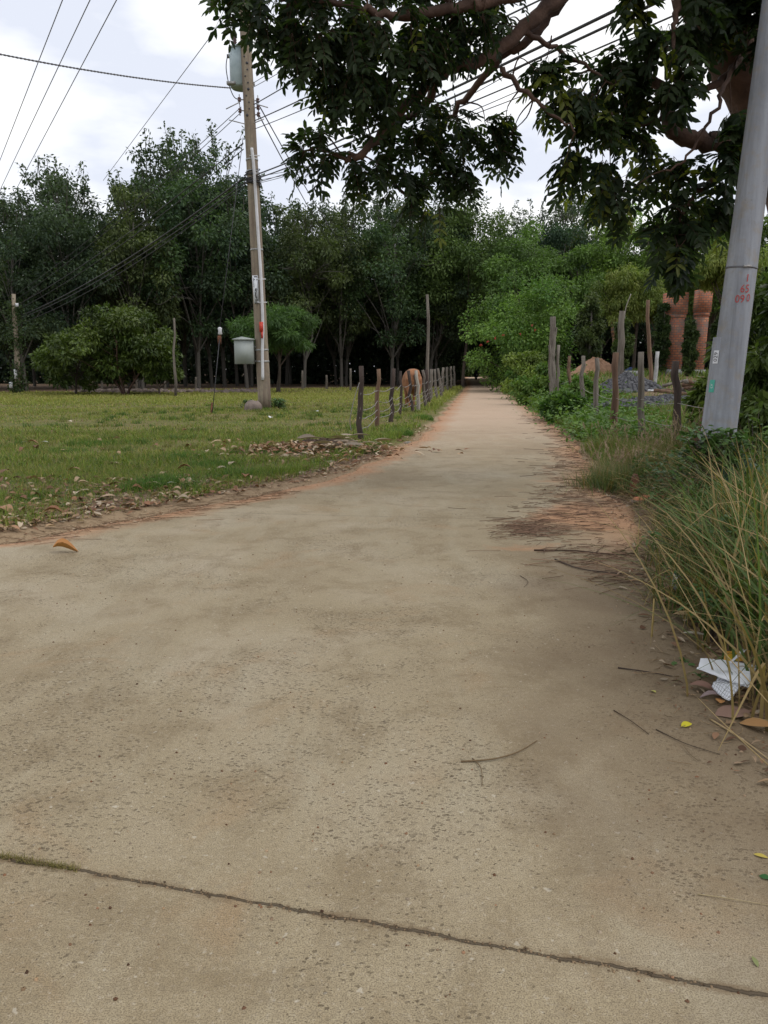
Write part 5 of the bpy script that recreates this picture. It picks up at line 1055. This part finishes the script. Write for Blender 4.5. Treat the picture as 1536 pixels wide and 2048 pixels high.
for k, (px, py, Y, n, r, h, wd, ln, lab) in enumerate((
    (1545, 1275, None, 330, .30, .95, .010, .9, 'nearest clump of tall arching grass, above the white paper'),
    (1580, 1200, None, 330, .34, 1.1, .013, .8, 'tall green and straw grass at the right edge of the view'),
    (1445, 1170, None, 330, .30, .75, .008, .9, 'tall mixed grass clump in front of the cactus'),
    (1510, 1120, None, 420, .42, .9, .010, .8, 'dense straw-coloured grass right of the pole base'),
    (1570, 1060, None, 400, .5, .95, .012, .8, 'tall straw grass behind the others at the right edge'),
    (1395, 1095, None, 260, .28, .28, .006, .9, 'shorter grass clump in front of the pole base'),
    (1365, 1050, None, 220, .2, .3, .005, .8, 'thin low grass at the edge of the sand left of the pole base'),
    (1475, 1030, None, 400, .35, .6, .009, .6, 'grass around the cactus behind the pole'),
    (1372, 1125, None, 420, .24, .42, .006, .9, 'thin mixed grass spilling over the concrete edge left of the tall clumps'),
    (1400, 1215, None, 300, .22, .45, .006, .9, 'short green grass between the plastic scrap and the tall clumps'),
    (1460, 1235, None, 420, .26, .6, .007, .8, 'dark green grass behind the yellow wrapper'),
    (1345, 1010, None, 350, .3, .3, .005, .9, 'low dry grass behind the brick left of the pole'),
    (1640, 1400, None, 260, .3, 1.0, .012, 1.0, 'grass hanging in from beyond the right edge, low down'))):
    g = G(px, py); g[2] = float(gh(g[0], g[1])); grass_clump('tall_grass', g, lab, int(n*.85), r*1.1, h, TG, wd*1.45, ln, 40+k, .36, 0, 8)
grass_clump('reed_clump', gq(1500, 1205), 'clump of broad green blades among the straw grass above the paper', 60, .3, .85, ((.05, .10, .03), (.10, .17, .05)), .022, .9, 70, .15, 0, 7)
grass_clump('reed_clump', gq(1455, 1110), 'broad-bladed green clump in front of the cactus', 50, .3, .75, ((.05, .10, .03), (.10, .17, .05)), .018, .9, 71, .15, 0, 7)
# a few long bent straw-coloured stalks
rk = np.random.default_rng(60)
for k, (pts_, r_, lab) in enumerate((
    ([(1540, 1015, 3.4), (1440, 955, 3.5), (1400, 912, 3.6)], .0045, 'long straw stalk slanting up left across the pole foot'),
    ([(1540, 1080, 3.3), (1420, 1035, 3.4), (1345, 1015, 3.5)], .004, 'long straw stalk slanting nearly level below the pole collar'),
    ([(1536, 1405, 2.6), (1420, 1270, 2.8), (1370, 1190, 3.0), (1315, 1090, 3.4)], .004, 'long dry stalk bowed down over the road edge'),
    ([(1536, 1530, 2.4), (1440, 1440, 2.5), (1395, 1395, 2.7)], .004, 'dry stalk lying over the leaf litter at the bottom right'),
    ([(1500, 1170, 2.9), (1470, 1030, 3.2), (1405, 855, 3.6)], .0035, 'tall thin stalk bending up before the pole vine'))):
    P = [W(*q) for q in pts_]; c_ = P[0]; m_ = MB(); PP = smooth_path(P, 6)-c_; addtube(m_, PP, np.linspace(r_, r_*.3, len(PP))*.6, 5, col=(.34, .25, .12)); tag(m_.build('dry_stalk', M['dry'], None, True, c_), lab, 'stalk')
# weeds beside the paper, vine round the pole foot
def weed(px, py, Y, r_, hgt, n, ll, label, seed, a=(.04, .09, .025), b=(.08, .15, .04), name='weed', lo=.25):
    rk = np.random.default_rng(seed); g = gq(px, py) if Y is None else gp(px, Y, py); t_ = thing(name, g, label, 'plant'); m_ = MB(); st = MB()
    for _ in range(n):
        e_ = np.array([rk.normal(0, r_*.5), rk.normal(0, r_*.5), rk.uniform(lo, 1)*hgt]); P = smooth_path([[0, 0, 0], e_*.5+[0, 0, .1*hgt], e_], 3); addtube(st, P, .003, 3, cap=False); k_ = 5
        q = np.tile(e_, (k_, 1))+rk.normal(0, ll*.35, (k_, 3)); d_ = rdir(rk, k_)*[1, 1, .4]; hexleaves(m_, q, d_, rdir(rk, k_)*.4+[0, 0, 1], ll*rk.uniform(.7, 1.2, k_), ll*.6*rk.uniform(.8, 1.1, k_), gcol(rk, k_, a, b), .12)
    m_.build('leaves', M['leaf_gloss'], t_); st.build('stems', M['grass'] if False else M['bark'], t_)
weed(1385, 1335, None, .16, .06, 12, .035, 'small dark green creeping weed beside the white paper', 1)
weed(1425, 1275, None, .09, .26, 16, .045, 'round-leaved green weed climbing in the grass above the yellow wrapper', 2)
weed(1436, 900, 7.35, .30, .78, 170, .075, 'leafy green vine bunched around the foot of the leaning pole', 3, (.035, .075, .02), (.08, .15, .035), 'vine', .62)
weed(1440, 1215, None, .3, .28, 60, .04, 'dark small-leaved weed low in the grass right of the plastic scrap', 21)
weed(1490, 1190, None, .4, .45, 70, .045, 'dark leafy weed deep between the tall grass clumps', 22)
weed(1400, 1120, None, .3, .25, 50, .035, 'small leafy weed at the edge of the thin grass', 23)
weed(1375, 960, 7.5, .35, .45, 50, .06, 'dark leafy weed left of the pole foot', 4)
weed(1510, 905, 8.6, .7, .9, 90, .08, 'bright green weed right of the pole foot', 5, (.06, .11, .025), (.12, .19, .04))
weed(500, 812, 27.4, .22, .3, 50, .09, 'dark weeds at the left foot of the utility pole', 6)
weed(558, 812, 27.4, .22, .32, 50, .09, 'dark weeds at the right foot of the utility pole', 7)
grass_clump('grass_clump', gq(556, 816), 'upright dark grass tuft against the foot of the utility pole', 200, .22, .36, ((.03, .06, .018), (.06, .10, .03)), .03, .6, 91, .1, 0, 3)
grass_clump('grass_clump', gq(1372, 1962), 'small straw-coloured grass tuft growing from the end of the road joint', 70, .035, .07, ((.22, .2, .07), (.35, .26, .12)), .0022, 1.2, 92, .5, 0, 4)
mb = MB(); q = np.array([JA*(1-t_)+JB*t_ for t_ in rg.random(420)*.13]); m = len(q); q[:, :2] += rg.normal(0, .006, (m, 2)); blades(mb, q, rg.uniform(0, 6.28, m), rg.uniform(.006, .02, m), rg.uniform(.5, 1.5, m), np.full(m, .002), gcol(rg, m, (.25, .2, .07), (.14, .13, .05)), 2)
tag(mb.build('joint_moss', M['grass']), 'dry moss and grass in the left end of the road joint', 'grass', kind='stuff')
mb = MB(); rk = np.random.default_rng(61); n = 5200
y = 2.7+7.5*rk.random(n)**1.1; x = xR(y)+.12+np.abs(rk.normal(0, .55, n)); P = np.stack([x, y, gh(x, y)+rk.random(n)**2*.42*np.clip((x-xR(y))/.35, .1, 1)], 1)
D = rdir(rk, n)*[1, 1, .55]; quadleaves(mb, P, D, rdir(rk, n), rk.uniform(.06, .38, n), rk.uniform(.003, .008, n), gcol(rk, n, (.27, .20, .10), (.12, .085, .045), .25), .05)
tag(mb.build('thatch', M['dry']), 'dry brown tangled straw at the foot of the tall grass', 'straw', kind='stuff')
mb = MB(); n = 2600; y = 3.0+6.5*rk.random(n); x = xR(y)+.2+np.abs(rk.normal(0, .6, n)); P = np.stack([x, y, gh(x, y)+rk.random(n)*.4*np.clip((x-xR(y))/.4, .1, 1)], 1)
for _ in range(3):
    D = rdir(rk, n)*[1, 1, .4]; hexleaves(mb, P+rk.normal(0, .02, (n, 3)), D, rdir(rk, n)*.5+[0, 0, 1], rk.uniform(.025, .06, n), rk.uniform(.015, .035, n), gcol(rk, n, (.035, .07, .02), (.08, .13, .035)), .1)
tag(mb.build('low_weeds', M['leaf']), 'small broad-leaved weeds tangled through the tall grass on the right', 'weeds', kind='stuff')
# cactus
for k, (px, Y, ty, w_, lab) in enumerate(((1481, 7.3, 908, .085, 'dark green columnar cactus standing in the grass right of the pole'), (1500, 7.6, 925, .07, 'second dark cactus column just right of the first'), (1447, 7.25, 925, .075, 'dark cactus column against the right side of the pole'))):
    b_ = gp(px, Y, 1000); h_ = W(px, ty, Y)[2]-b_[2]; zs = np.linspace(-.05, h_, 14); n = 20; V = []
    for z in zs:
        rr3 = w_*(1-max(0, (z-h_+w_)/w_)**2*.92)*(1+.04*math.sin(z*9)); a = np.arange(n)*2*math.pi/n; r3 = rr3*(1+.16*np.cos(a*5)); V.append(np.stack([np.cos(a)*r3, np.sin(a)*r3, z+0*a], 1))
    V = np.concatenate(V); f = np.array([[i*n+j, i*n+(j+1) % n, (i+1)*n+(j+1) % n, (i+1)*n+j] for i in range(13) for j in range(n)]); m_ = MB(); m_.add(V, f); m_.f.append(np.array([list(range(13*n, 14*n))])); tag(m_.build('cactus', M['cactus'], None, True, b_), lab, 'cactus')

# ------------------------------------------------------------------ litter
def deadleaf(mb, P, az, L_, Wd, col, curl, lift, rng, tilt=None):
    """curled leaf sheets, 6 x 3 vertices each"""
    n = len(P); us = np.linspace(0, 1, 6); vs = np.array([-1, 0, 1.]); V = np.zeros((n, 6, 3, 3)); prof = np.array([.12, .72, 1, .95, .62, .05])
    tl = rng.normal(0, .25, n) if tilt is None else tilt; ph = rng.uniform(-1, 1, n)
    for i, u in enumerate(us):
        for j, v in enumerate(vs):
            lx = (u-.5)*L_; ly = v*prof[i]*Wd/2; lz = abs(v)*prof[i]*Wd*.5*curl+np.sin(u*math.pi*1.1+ph)*L_*.12*lift+v*ly*0
            y2 = ly*(1-.25*abs(curl)); z2 = lz+ly*np.sin(tl)
            V[:, i, j, 0] = P[:, 0]+lx*np.cos(az)-y2*np.sin(az); V[:, i, j, 1] = P[:, 1]+lx*np.sin(az)+y2*np.cos(az); V[:, i, j, 2] = P[:, 2]+z2
    V[..., 2] -= (V[..., 2].min(axis=(1, 2))-P[:, 2]-.003)[:, None, None]
    base_ = np.arange(n)[:, None]*18; f = np.concatenate([base_+np.array([[i*3+j, (i+1)*3+j, (i+1)*3+j+1, i*3+j+1]]) for i in range(5) for j in range(2)])
    mb.add(V.reshape(-1, 3), f, np.repeat(col, 18, 0))
rg = np.random.default_rng(50)
BR = [(.30, .17, .10), (.22, .11, .06), (.40, .28, .18), (.36, .24, .14), (.16, .085, .05), (.45, .36, .26)]
def bcol(n): c = np.array(BR)[rg.integers(0, len(BR), n)]; return np.clip(c*(1+rg.normal(0, .15, (n, 1))), .01, .8)
def gz(x, y): 
    z = gh(x, y); ins = (x > xL(y)) & (x < xR(y)); return np.where(ins, 0.0, z)
mb = MB()
# along left road edge
n = 2300; y = rg.uniform(5.6, 22, n)**1.0; y = 5.6+(y-5.6)*rg.random(n)**.6; x = xL(y)-np.abs(rg.normal(0, .75, n))-.33*np.clip((12-y)/4, 0.12, 1); P = np.stack([x, y, gz(x, y)+.004], 1)
deadleaf(mb, P, rg.uniform(0, 6.28, n), rg.uniform(.03, .11, n), rg.uniform(.014, .05, n), bcol(n), rg.uniform(-.2, .7, n), rg.uniform(0, 1.0, n), rg)
n = 520; x = rg.uniform(-5.8, -1.5, n); y = rg.uniform(6.2, 9.8, n); k_ = xL(y)-x > .2; x = x[k_]; y = y[k_]; n = len(x); P = np.stack([x, y, gz(x, y)+.02], 1); deadleaf(mb, P, rg.uniform(0, 6.28, n), rg.uniform(.05, .15, n), rg.uniform(.03, .07, n), bcol(n), rg.uniform(-.2, .7, n), rg.uniform(0, 1.5, n), rg)
g = G(640, 905); n = 620; x = g[0]+rg.normal(0, .8, n); y = g[1]+rg.normal(0, .7, n); P = np.stack([x, y, gz(x, y)+.03+.07*np.exp(-((x-g[0])**2+(y-g[1])**2)*1.5)], 1); deadleaf(mb, P, rg.uniform(0, 6.28, n), rg.uniform(.06, .2, n), rg.uniform(.03, .08, n), bcol(n), rg.uniform(-.2, .7, n), rg.uniform(0, 1.8, n), rg)
# small scraps on the sand
n = 2600; y = 5.6+13*rg.random(n)**1.5; x = xL(y)+rg.normal(-.05, .22, n); P = np.stack([x, y, gz(x, y)+.003], 1); deadleaf(mb, P, rg.uniform(0, 6.28, n), rg.uniform(.012, .045, n), rg.uniform(.005, .014, n), bcol(n), rg.uniform(0, .5, n), rg.uniform(0, 1, n), rg)
tag(mb.build('leaf_litter', M['dry']), 'scattered brown leaf litter along the left verge', 'leaf litter', kind='stuff')
mb = MB()
n = 1500; y = 2.2+20*rg.random(n)**1.3; x = xR(y)+rg.normal(.12, .2, n); P = np.stack([x, y, gz(x, y)+.004], 1); deadleaf(mb, P, rg.uniform(0, 6.28, n), rg.uniform(.02, .08, n), rg.uniform(.009, .032, n), bcol(n)*.7, rg.uniform(-.2, .7, n), rg.uniform(0, 1.5, n), rg)
n = 480; y = 2.0+6*rg.random(n); x = xR(y)-np.abs(rg.normal(0, .2, n)); P = np.stack([x, y, gz(x, y)+.003], 1); deadleaf(mb, P, rg.uniform(0, 6.28, n), rg.uniform(.01, .035, n), rg.uniform(.004, .010, n), bcol(n)*.65, rg.uniform(0, .5, n), rg.uniform(0, 1, n), rg)
n = 500; g = G(1300, 985); x = g[0]+rg.normal(0, .5, n)+.15; y = g[1]+rg.normal(0, .35, n); P = np.stack([x, y, gz(x, y)+.004], 1); deadleaf(mb, P, rg.uniform(0, 6.28, n), rg.uniform(.03, .09, n), rg.uniform(.015, .04, n), bcol(n)*.7, rg.uniform(-.2, .7, n), rg.uniform(0, 1.5, n), rg)
tag(mb.build('leaf_litter', M['dry']), 'brown leaf litter along the right edge of the road under the grass', 'leaf litter', kind='stuff')
# dead twigs / needles on the right of the road
mb = MB()
def twig(x, y, az, L_, r_, col, bend=.15):
    P = np.array([[x-math.cos(az)*L_/2, y-math.sin(az)*L_/2, 0], [x+rg.normal(0, bend*L_*.3), y+rg.normal(0, bend*L_*.3), 0], [x+math.cos(az)*L_/2, y+math.sin(az)*L_/2, 0]]); P[:, 2] = gz(P[:, 0], P[:, 1])+r_+.002+rg.random(3)*.008
    addtube(mb, smooth_path(P, 2), r_, 3, cap=False, col=col)
for k in range(820):
    c_ = rg.choice(6, p=[.2, .2, .2, .15, .15, .1]); px, py, sx, sy = ((1120, 1035, 60, 22), (1060, 1060, 35, 10), (1150, 1000, 50, 22), (1180, 1110, 60, 14), (1130, 930, 35, 25), (1230, 1140, 40, 22))[c_]
    g = G(px+rg.normal(0, sx), py+rg.normal(0, sy)); 
    if g[0] > xR(g[1])+.3: continue
    twig(g[0], g[1], rg.normal(0.1, .5), rg.uniform(.06, .28), rg.uniform(.0012, .003), np.array((.17, .105, .07))*rg.uniform(.5, 1.7))
for k in range(260): 
    y = rg.uniform(8, 24); x = float(xR(y))-abs(rg.normal(0, .35)); twig(x, y, rg.normal(0.1, .5), rg.uniform(.1, .35), .003, np.array((.13, .08, .055))*rg.uniform(.6, 1.5))
for k in range(200): 
    y = rg.uniform(5.5, 9); x = float(xL(y))+rg.normal(0.05, .2); twig(x, y, rg.normal(0.25, .4), rg.uniform(.1, .35), .002, np.array((.16, .1, .06))*rg.uniform(.6, 1.5))
for k in range(120): 
    y = rg.uniform(2.2, 5.5); x = float(xR(y))-abs(rg.normal(0, .22)); twig(x, y, rg.uniform(0, 3.1), rg.uniform(.03, .14), .0013, np.array((.2, .14, .08))*rg.uniform(.5, 1.6))
tag(mb.build('twig_litter', M['dry']), 'dead thin twigs scattered over the sandy right side of the road', 'twigs', kind='stuff')
# grit on the road
mb = MB(); 
for k in range(900):
    y = 1.5+7*rg.random()**1.3; x = rg.uniform(-.75*y-.5, float(xR(y))); s_ = rg.uniform(.0015, .005)
    V, Fq, _ = tube([[0, 0, 0], [0, 0, s_*.6], [0, 0, s_*1.1]], [s_, s_*.9, s_*.3], 5, jit=.25, rng=rg); mb.add(V+[x, y, 0], Fq, np.array(BR[rg.integers(6)])*rg.uniform(.4, 1.2))
for k in range(260):
    t_ = rg.random(); q = JA*(1-t_)+JB*t_; s_ = rg.uniform(.0015, .004); V, Fq, _ = tube([[0, 0, 0], [0, 0, s_*.6], [0, 0, s_*1.1]], [s_, s_*.9, s_*.3], 5, jit=.25, rng=rg); mb.add(V+q+[rg.normal(0, .008), rg.normal(0, .006), 0], Fq, np.array((.2, .14, .085))*rg.uniform(.4, 1.5))
tag(mb.build('road_grit', M['dry']), 'fine grit and crumbs on the concrete and in the joint', 'grit', kind='stuff')

def one_leaf(name, px, py, L_, W_, col, az, label, curl=.3, lift=1.0, group=None, cat='leaf', Y=None):
    g = G(px, py); g[2] = float(gz(g[0], g[1])); m_ = MB(); deadleaf(m_, np.zeros((1, 3)), np.array([az]), np.array([L_]), np.array([W_]), np.array([col]), np.array([curl]), np.array([lift]), rg, np.array([.1]))
    return tag(m_.build(name, M['dry'], None, True, g), label, cat, group)
one_leaf('dead_leaf', 132, 1106, .18, .12, (.40, .19, .07), .35, 'single curled orange-brown leaf lying on the concrete at the left', .9, 1.3)
one_leaf('dead_leaf', 1466, 1428, .16, .095, (.23, .145, .11), .2, 'large flat grey-brown leaf on the litter below the paper', .05, .3)
one_leaf('dead_leaf', 1515, 1452, .13, .07, (.34, .19, .08), -.3, 'orange-brown leaf at the right edge beside the large grey-brown one', .1, .5)
one_leaf('dead_leaf', 1410, 1383, .13, .06, (.22, .13, .10), -.4, 'dull brown leaf just left below the white paper', .4, .8)
one_leaf('dead_leaf', 1423, 1397, .10, .04, (.25, .19, .19), 0, 'folded greyish leaf at the lower left of the paper', .9, .5)
one_leaf('dead_leaf', 1440, 1405, .08, .04, (.45, .22, .08), 1.2, 'bright orange leaf poking out under the paper', .1, .6)
one_leaf('dead_leaf', 1373, 1453, .05, .035, (.50, .44, .03), .3, 'small bright yellow leaf on the concrete at the lower right', .15, .8)
one_leaf('dead_leaf', 1306, 1385, .035, .02, (.38, .36, .10), 1.9, 'tiny pale yellow leaf on the concrete left of the paper', .15, .8)
one_leaf('dead_leaf', 1522, 1714, .04, .016, (.42, .33, .07), -.5, 'narrow yellow leaf at the right edge low down', .1, .4)
one_leaf('green_leaf', 1530, 1757, .03, .022, (.03, .10, .03), -.6, 'dark green leaf at the right edge below the yellow one', .1, .4)
one_leaf('green_leaf', 1510, 1925, .035, .013, (.20, .22, .09), 1.5, 'pale green oval leaf at the bottom right corner', .1, .4)
one_leaf('dead_leaf', 1340, 1205, .14, .06, (.30, .17, .11), .2, 'reddish leaf at the road edge where the bowed stalk touches', .3, 1)
one_leaf('dead_leaf', 1375, 1240, .16, .06, (.32, .23, .12), -.3, 'tan leaf in the grass edge below the reddish one', .2, 1)
one_leaf('dead_leaf', 1392, 1272, .15, .035, (.36, .33, .26), -.2, 'long pale strip-like leaf on the road edge', .3, .4)
# countable big brown leaves on the left verge
for k in range(64):
    if k < 40: px = rg.uniform(0, 760); ey = np.interp(px, [0, 200, 480, 700], [1087, 1047, 1000, 945]); py = ey-rg.uniform(22, 85)*(1-.3*px/760)
    else: px = rg.uniform(0, 560); py = rg.uniform(865, 960)
    one_leaf('dead_leaf', px, py, rg.uniform(.15, .24), rg.uniform(.08, .12), bcol(1)[0], rg.uniform(0, 6.28), 'large dry brown leaf curled in the grass of the left verge', rg.uniform(-.1, .7), rg.uniform(.3, 2), 'large dead leaves on the left verge')
# loose sticks on the concrete
def stickobj(pts_, r_, label, col=(.16, .11, .06)):
    P = np.array([G(*p) for p in pts_]); P[:, 2] = r_+.001; P[1:-1, 2] += .004; c_ = P[0].copy(); m_ = MB(); PP = smooth_path(P-c_, 4); addtube(m_, PP, np.linspace(r_*1.2, r_*.6, len(PP)), 6, col=col); tag(m_.build('stick', M['dry'], None, True, c_), label, 'stick')
stickobj([(922, 1525), (985, 1522), (1035, 1508), (1074, 1483)], .003, 'thin curved stick lying on the concrete near the centre')
stickobj([(945, 1518), (962, 1540), (964, 1574)], .002, 'short twig crossing under the curved stick')
stickobj([(1228, 1422), (1262, 1445), (1298, 1470)], .0022, 'straight thin twig on the concrete left of the yellow leaf', (.09, .06, .04))
stickobj([(1236, 1337), (1290, 1346), (1345, 1354)], .003, 'dark twig pointing at the weed beside the paper', (.05, .035, .03))
stickobj([(1312, 1460), (1370, 1490), (1440, 1510)], .002, 'dark thin twig below the yellow leaf', (.07, .05, .035))
stickobj([(1420, 1440), (1480, 1480), (1536, 1520)], .0035, 'pale straw stick across the litter at the bottom right', (.38, .28, .15))
stickobj([(1395, 1790), (1450, 1800), (1536, 1812)], .0015, 'dry stem near the right edge above the joint', (.35, .28, .16))
stickobj([(1040, 1152), (1056, 1165), (1048, 1175)], .002, 'small hooked twig on the concrete near the sand', (.1, .07, .05))
stickobj([(1068, 1102), (1150, 1104), (1240, 1112), (1310, 1098)], .006, 'long forked twig lying across the road below the sand patch', (.08, .05, .035))
stickobj([(1110, 1120), (1160, 1140), (1240, 1150), (1290, 1150)], .005, 'long dark twig below the forked one', (.07, .05, .04))
# paper, wrapper, plastic
pg = G(1450, 1378); pa = thing('paper', (pg[0], pg[1], .0), 'crumpled white squared paper lying on the leaf litter at the right', 'paper')
def sheet(px4, Ys, mat, parent, origin, name, nseg=11, crump=.009, seed=0, grid=False):
    rk = np.random.default_rng(seed); C = [W(px, py, Y)-origin for (px, py), Y in zip(px4, Ys)]; V = []; k1 = nseg+1
    for i in range(k1):
        for j in range(k1):
            u, v = i/nseg, j/nseg; p = C[0]*(1-u)*(1-v)+C[1]*u*(1-v)+C[2]*u*v+C[3]*(1-u)*v; V.append(p+[0, 0, crump*math.sin(u*7+v*3+seed)+rk.normal(0, crump*.25)])
    f = np.array([[i*k1+j, (i+1)*k1+j, (i+1)*k1+j+1, i*k1+j+1] for i in range(nseg) for j in range(nseg)]); m_ = MB(); m_.add(np.array(V), f); o = m_.build(name, M[mat], parent, True); s_ = o.modifiers.new('thick', 'SOLIDIFY'); s_.thickness = .0012
    if grid:
        gm = MB(); A = np.array(V).reshape(k1, k1, 3)+[0, 0, .0025]
        for i in range(0, k1): 
            addtube(gm, A[i, :], .0006, 3, cap=False); addtube(gm, A[:, i], .0006, 3, cap=False)
        gm.build('printed_grid', M['cable_grey'], parent)
po = np.array([pg[0], pg[1], 0.])
def yg(px, py, lift): d = ray(px, py); return -(CAMH-lift)/d[2]
def q4(L4, lifts): return L4, [yg(x, y, l) for (x, y), l in zip(L4, lifts)]
sheet(*q4([(1401, 1320), (1393, 1341), (1500, 1372), (1515, 1328)], [.10, .07, .06, .08]), 'white', pa, po, 'sheet', seed=1)
sheet(*q4([(1440, 1345), (1423, 1376), (1458, 1398), (1496, 1362)], [.07, .03, .03, .065]), 'white', pa, po, 'folded_flap', seed=2, grid=True, nseg=9)
wg = G(1468, 1318); wr = thing('wrapper', (wg[0], wg[1], 0.), 'crushed yellow and orange packet behind the white paper', 'packet'); wo = np.array([wg[0], wg[1], 0])
sheet(*q4([(1450, 1300), (1447, 1322), (1490, 1326), (1500, 1303)], [.11, .07, .07, .11]), 'yellow', wr, wo, 'packet_front', seed=5, crump=.008)
sheet(*q4([(1487, 1297), (1458, 1324), (1462, 1327), (1493, 1300)], [.135, .10, .10, .135]), 'pvc', wr, wo, 'packet_seam', seed=6, crump=.002, nseg=4)
bg_ = G(1352, 1175); bgp = thing('plastic_scrap', (bg_[0], bg_[1], 0.), 'crumpled translucent grey plastic caught at the edge of the grass', 'plastic'); 
sheet(*q4([(1345, 1146), (1343, 1178), (1360, 1180), (1364, 1152)], [.16, .06, .05, .16]), 'plastic', bgp, np.array([bg_[0], bg_[1], 0]), 'film', seed=8, crump=.014)
mound('soil_heap', 650, 14.2, 165, .08, 'soil', 'low dark heap of soil and rotted leaves left of the first fence post', 'soil heap', asp=.8, seed=11, stones=160)
# stumps and rubble by the sand
def rockobj(name, px, py, s, mat, label, cat, seed, asp=(1, 1, .7), Y=None):
    rk = np.random.default_rng(seed); g = gq(px, py); n = 10; V = []; zs = (0, .3, .7, 1.)
    for z, r_ in zip(zs, (.95, 1.05, .85, .45)): a = np.arange(n)*2*math.pi/n; rr3 = s*r_*(1+rk.normal(0, .1, n)); V.append(np.stack([np.cos(a)*rr3*asp[0], np.sin(a)*rr3*asp[1], z*s*asp[2]*1.4+rk.normal(0, .05*s, n)*(z > 0)-.02], 1))
    V = np.concatenate(V); f = np.array([[i*n+j, i*n+(j+1) % n, (i+1)*n+(j+1) % n, (i+1)*n+j] for i in range(3) for j in range(n)]); m_ = MB(); m_.add(V, f); m_.f.append(np.array([list(range(3*n, 4*n))])); return tag(m_.build(name, M[mat], None, False, g), label, cat)
rockobj('stump', 1268, 992, .08, 'rust', 'small rust-brown stump standing beside the fountain grass', 'stump', 1, (.75, .75, 2.4))
rockobj('brick', 1300, 1003, .12, 'brick', 'broken reddish brick lying right of the stump', 'brick', 2, (1.5, .7, .5))
rockobj('rock', 1225, 990, .06, 'rock', 'small brown stone in the litter left of the stump', 'rock', 3, (1.4, .8, .5))
rockobj('rock', 506, 823, .32, 'rock', 'grey-brown rock in the grass at the left foot of the utility pole', 'rock', 4, (1, .7, .75))
rockobj('pebble', 180, 1748, .006, 'stone_grey', 'dark grey pebble in the left part of the road joint', 'pebble', 5, (1.2, .8, .8))
rockobj('pebble', 382, 1779, .004, 'sandpile', 'small yellowish pebble at the middle of the road joint', 'pebble', 6, (1.2, .9, .7))
rockobj('rock', 815, 884, .07, 'post_light', 'pale stone at the left road edge beyond the first fence post', 'rock', 7, (1.3, .8, .6))
m_ = MB(); g = gq(672, 905)
rg = np.random.default_rng(71); bp_ = thing('bark_heap', g, 'heap of rotting bark and palm sheath by the first fence post', 'debris')
for k in range(22):
    m_ = MB(); deadleaf(m_, np.array([[rg.normal(0, .35), rg.normal(0, .22), .02+.012*k]]), np.array([rg.normal(.3, .4)]), np.array([rg.uniform(.22, .5)]), np.array([rg.uniform(.08, .18)]), np.array([np.array((.30, .24, .18))*rg.uniform(.6, 1.2)]), np.array([rg.uniform(.1, .6)]), np.array([rg.uniform(-.2, .35)]), rg); m_.build('bark_strip', M['dry'], bp_, True)
for k, (px, py, s, col, lab) in enumerate(((620, 909, .10, (.7, .74, .8), 'white rag in the litter beside the bark heap'), (542, 841, .14, (.7, .7, .7), 'white scrap in the grass right of the utility pole foot'), (632, 828, .16, (.4, .42, .42), 'crumpled greyish plastic bag in the field grass'),
        (602, 830, .08, (.6, .6, .6), 'small pale scrap between the pole foot and the plastic bag'), (138, 851, .14, (.5, .42, .32), 'pale tan scrap in the grass at the far left'), (232, 885, .12, (.45, .28, .24), 'pinkish folded scrap in the grass left of centre field'), (345, 981, .07, (.75, .75, .75), 'white scrap under the big brown leaves at the verge'),
        (50, 893, .09, (.5, .48, .42), 'pale stone-like scrap at the left edge'), (90, 893, .09, (.45, .45, .42), 'greyish scrap beside the pale one at the left edge'))):
    g = gq(px, py); m_ = MB(); deadleaf(m_, np.array([[0, 0, .045]]), np.array([rg.uniform(0, 3)]), np.array([s*1.5]), np.array([s]), np.array([col]), np.array([.3]), np.array([.4]), rg); tag(m_.build('scrap', M['dry'], None, True, g), lab, 'litter')
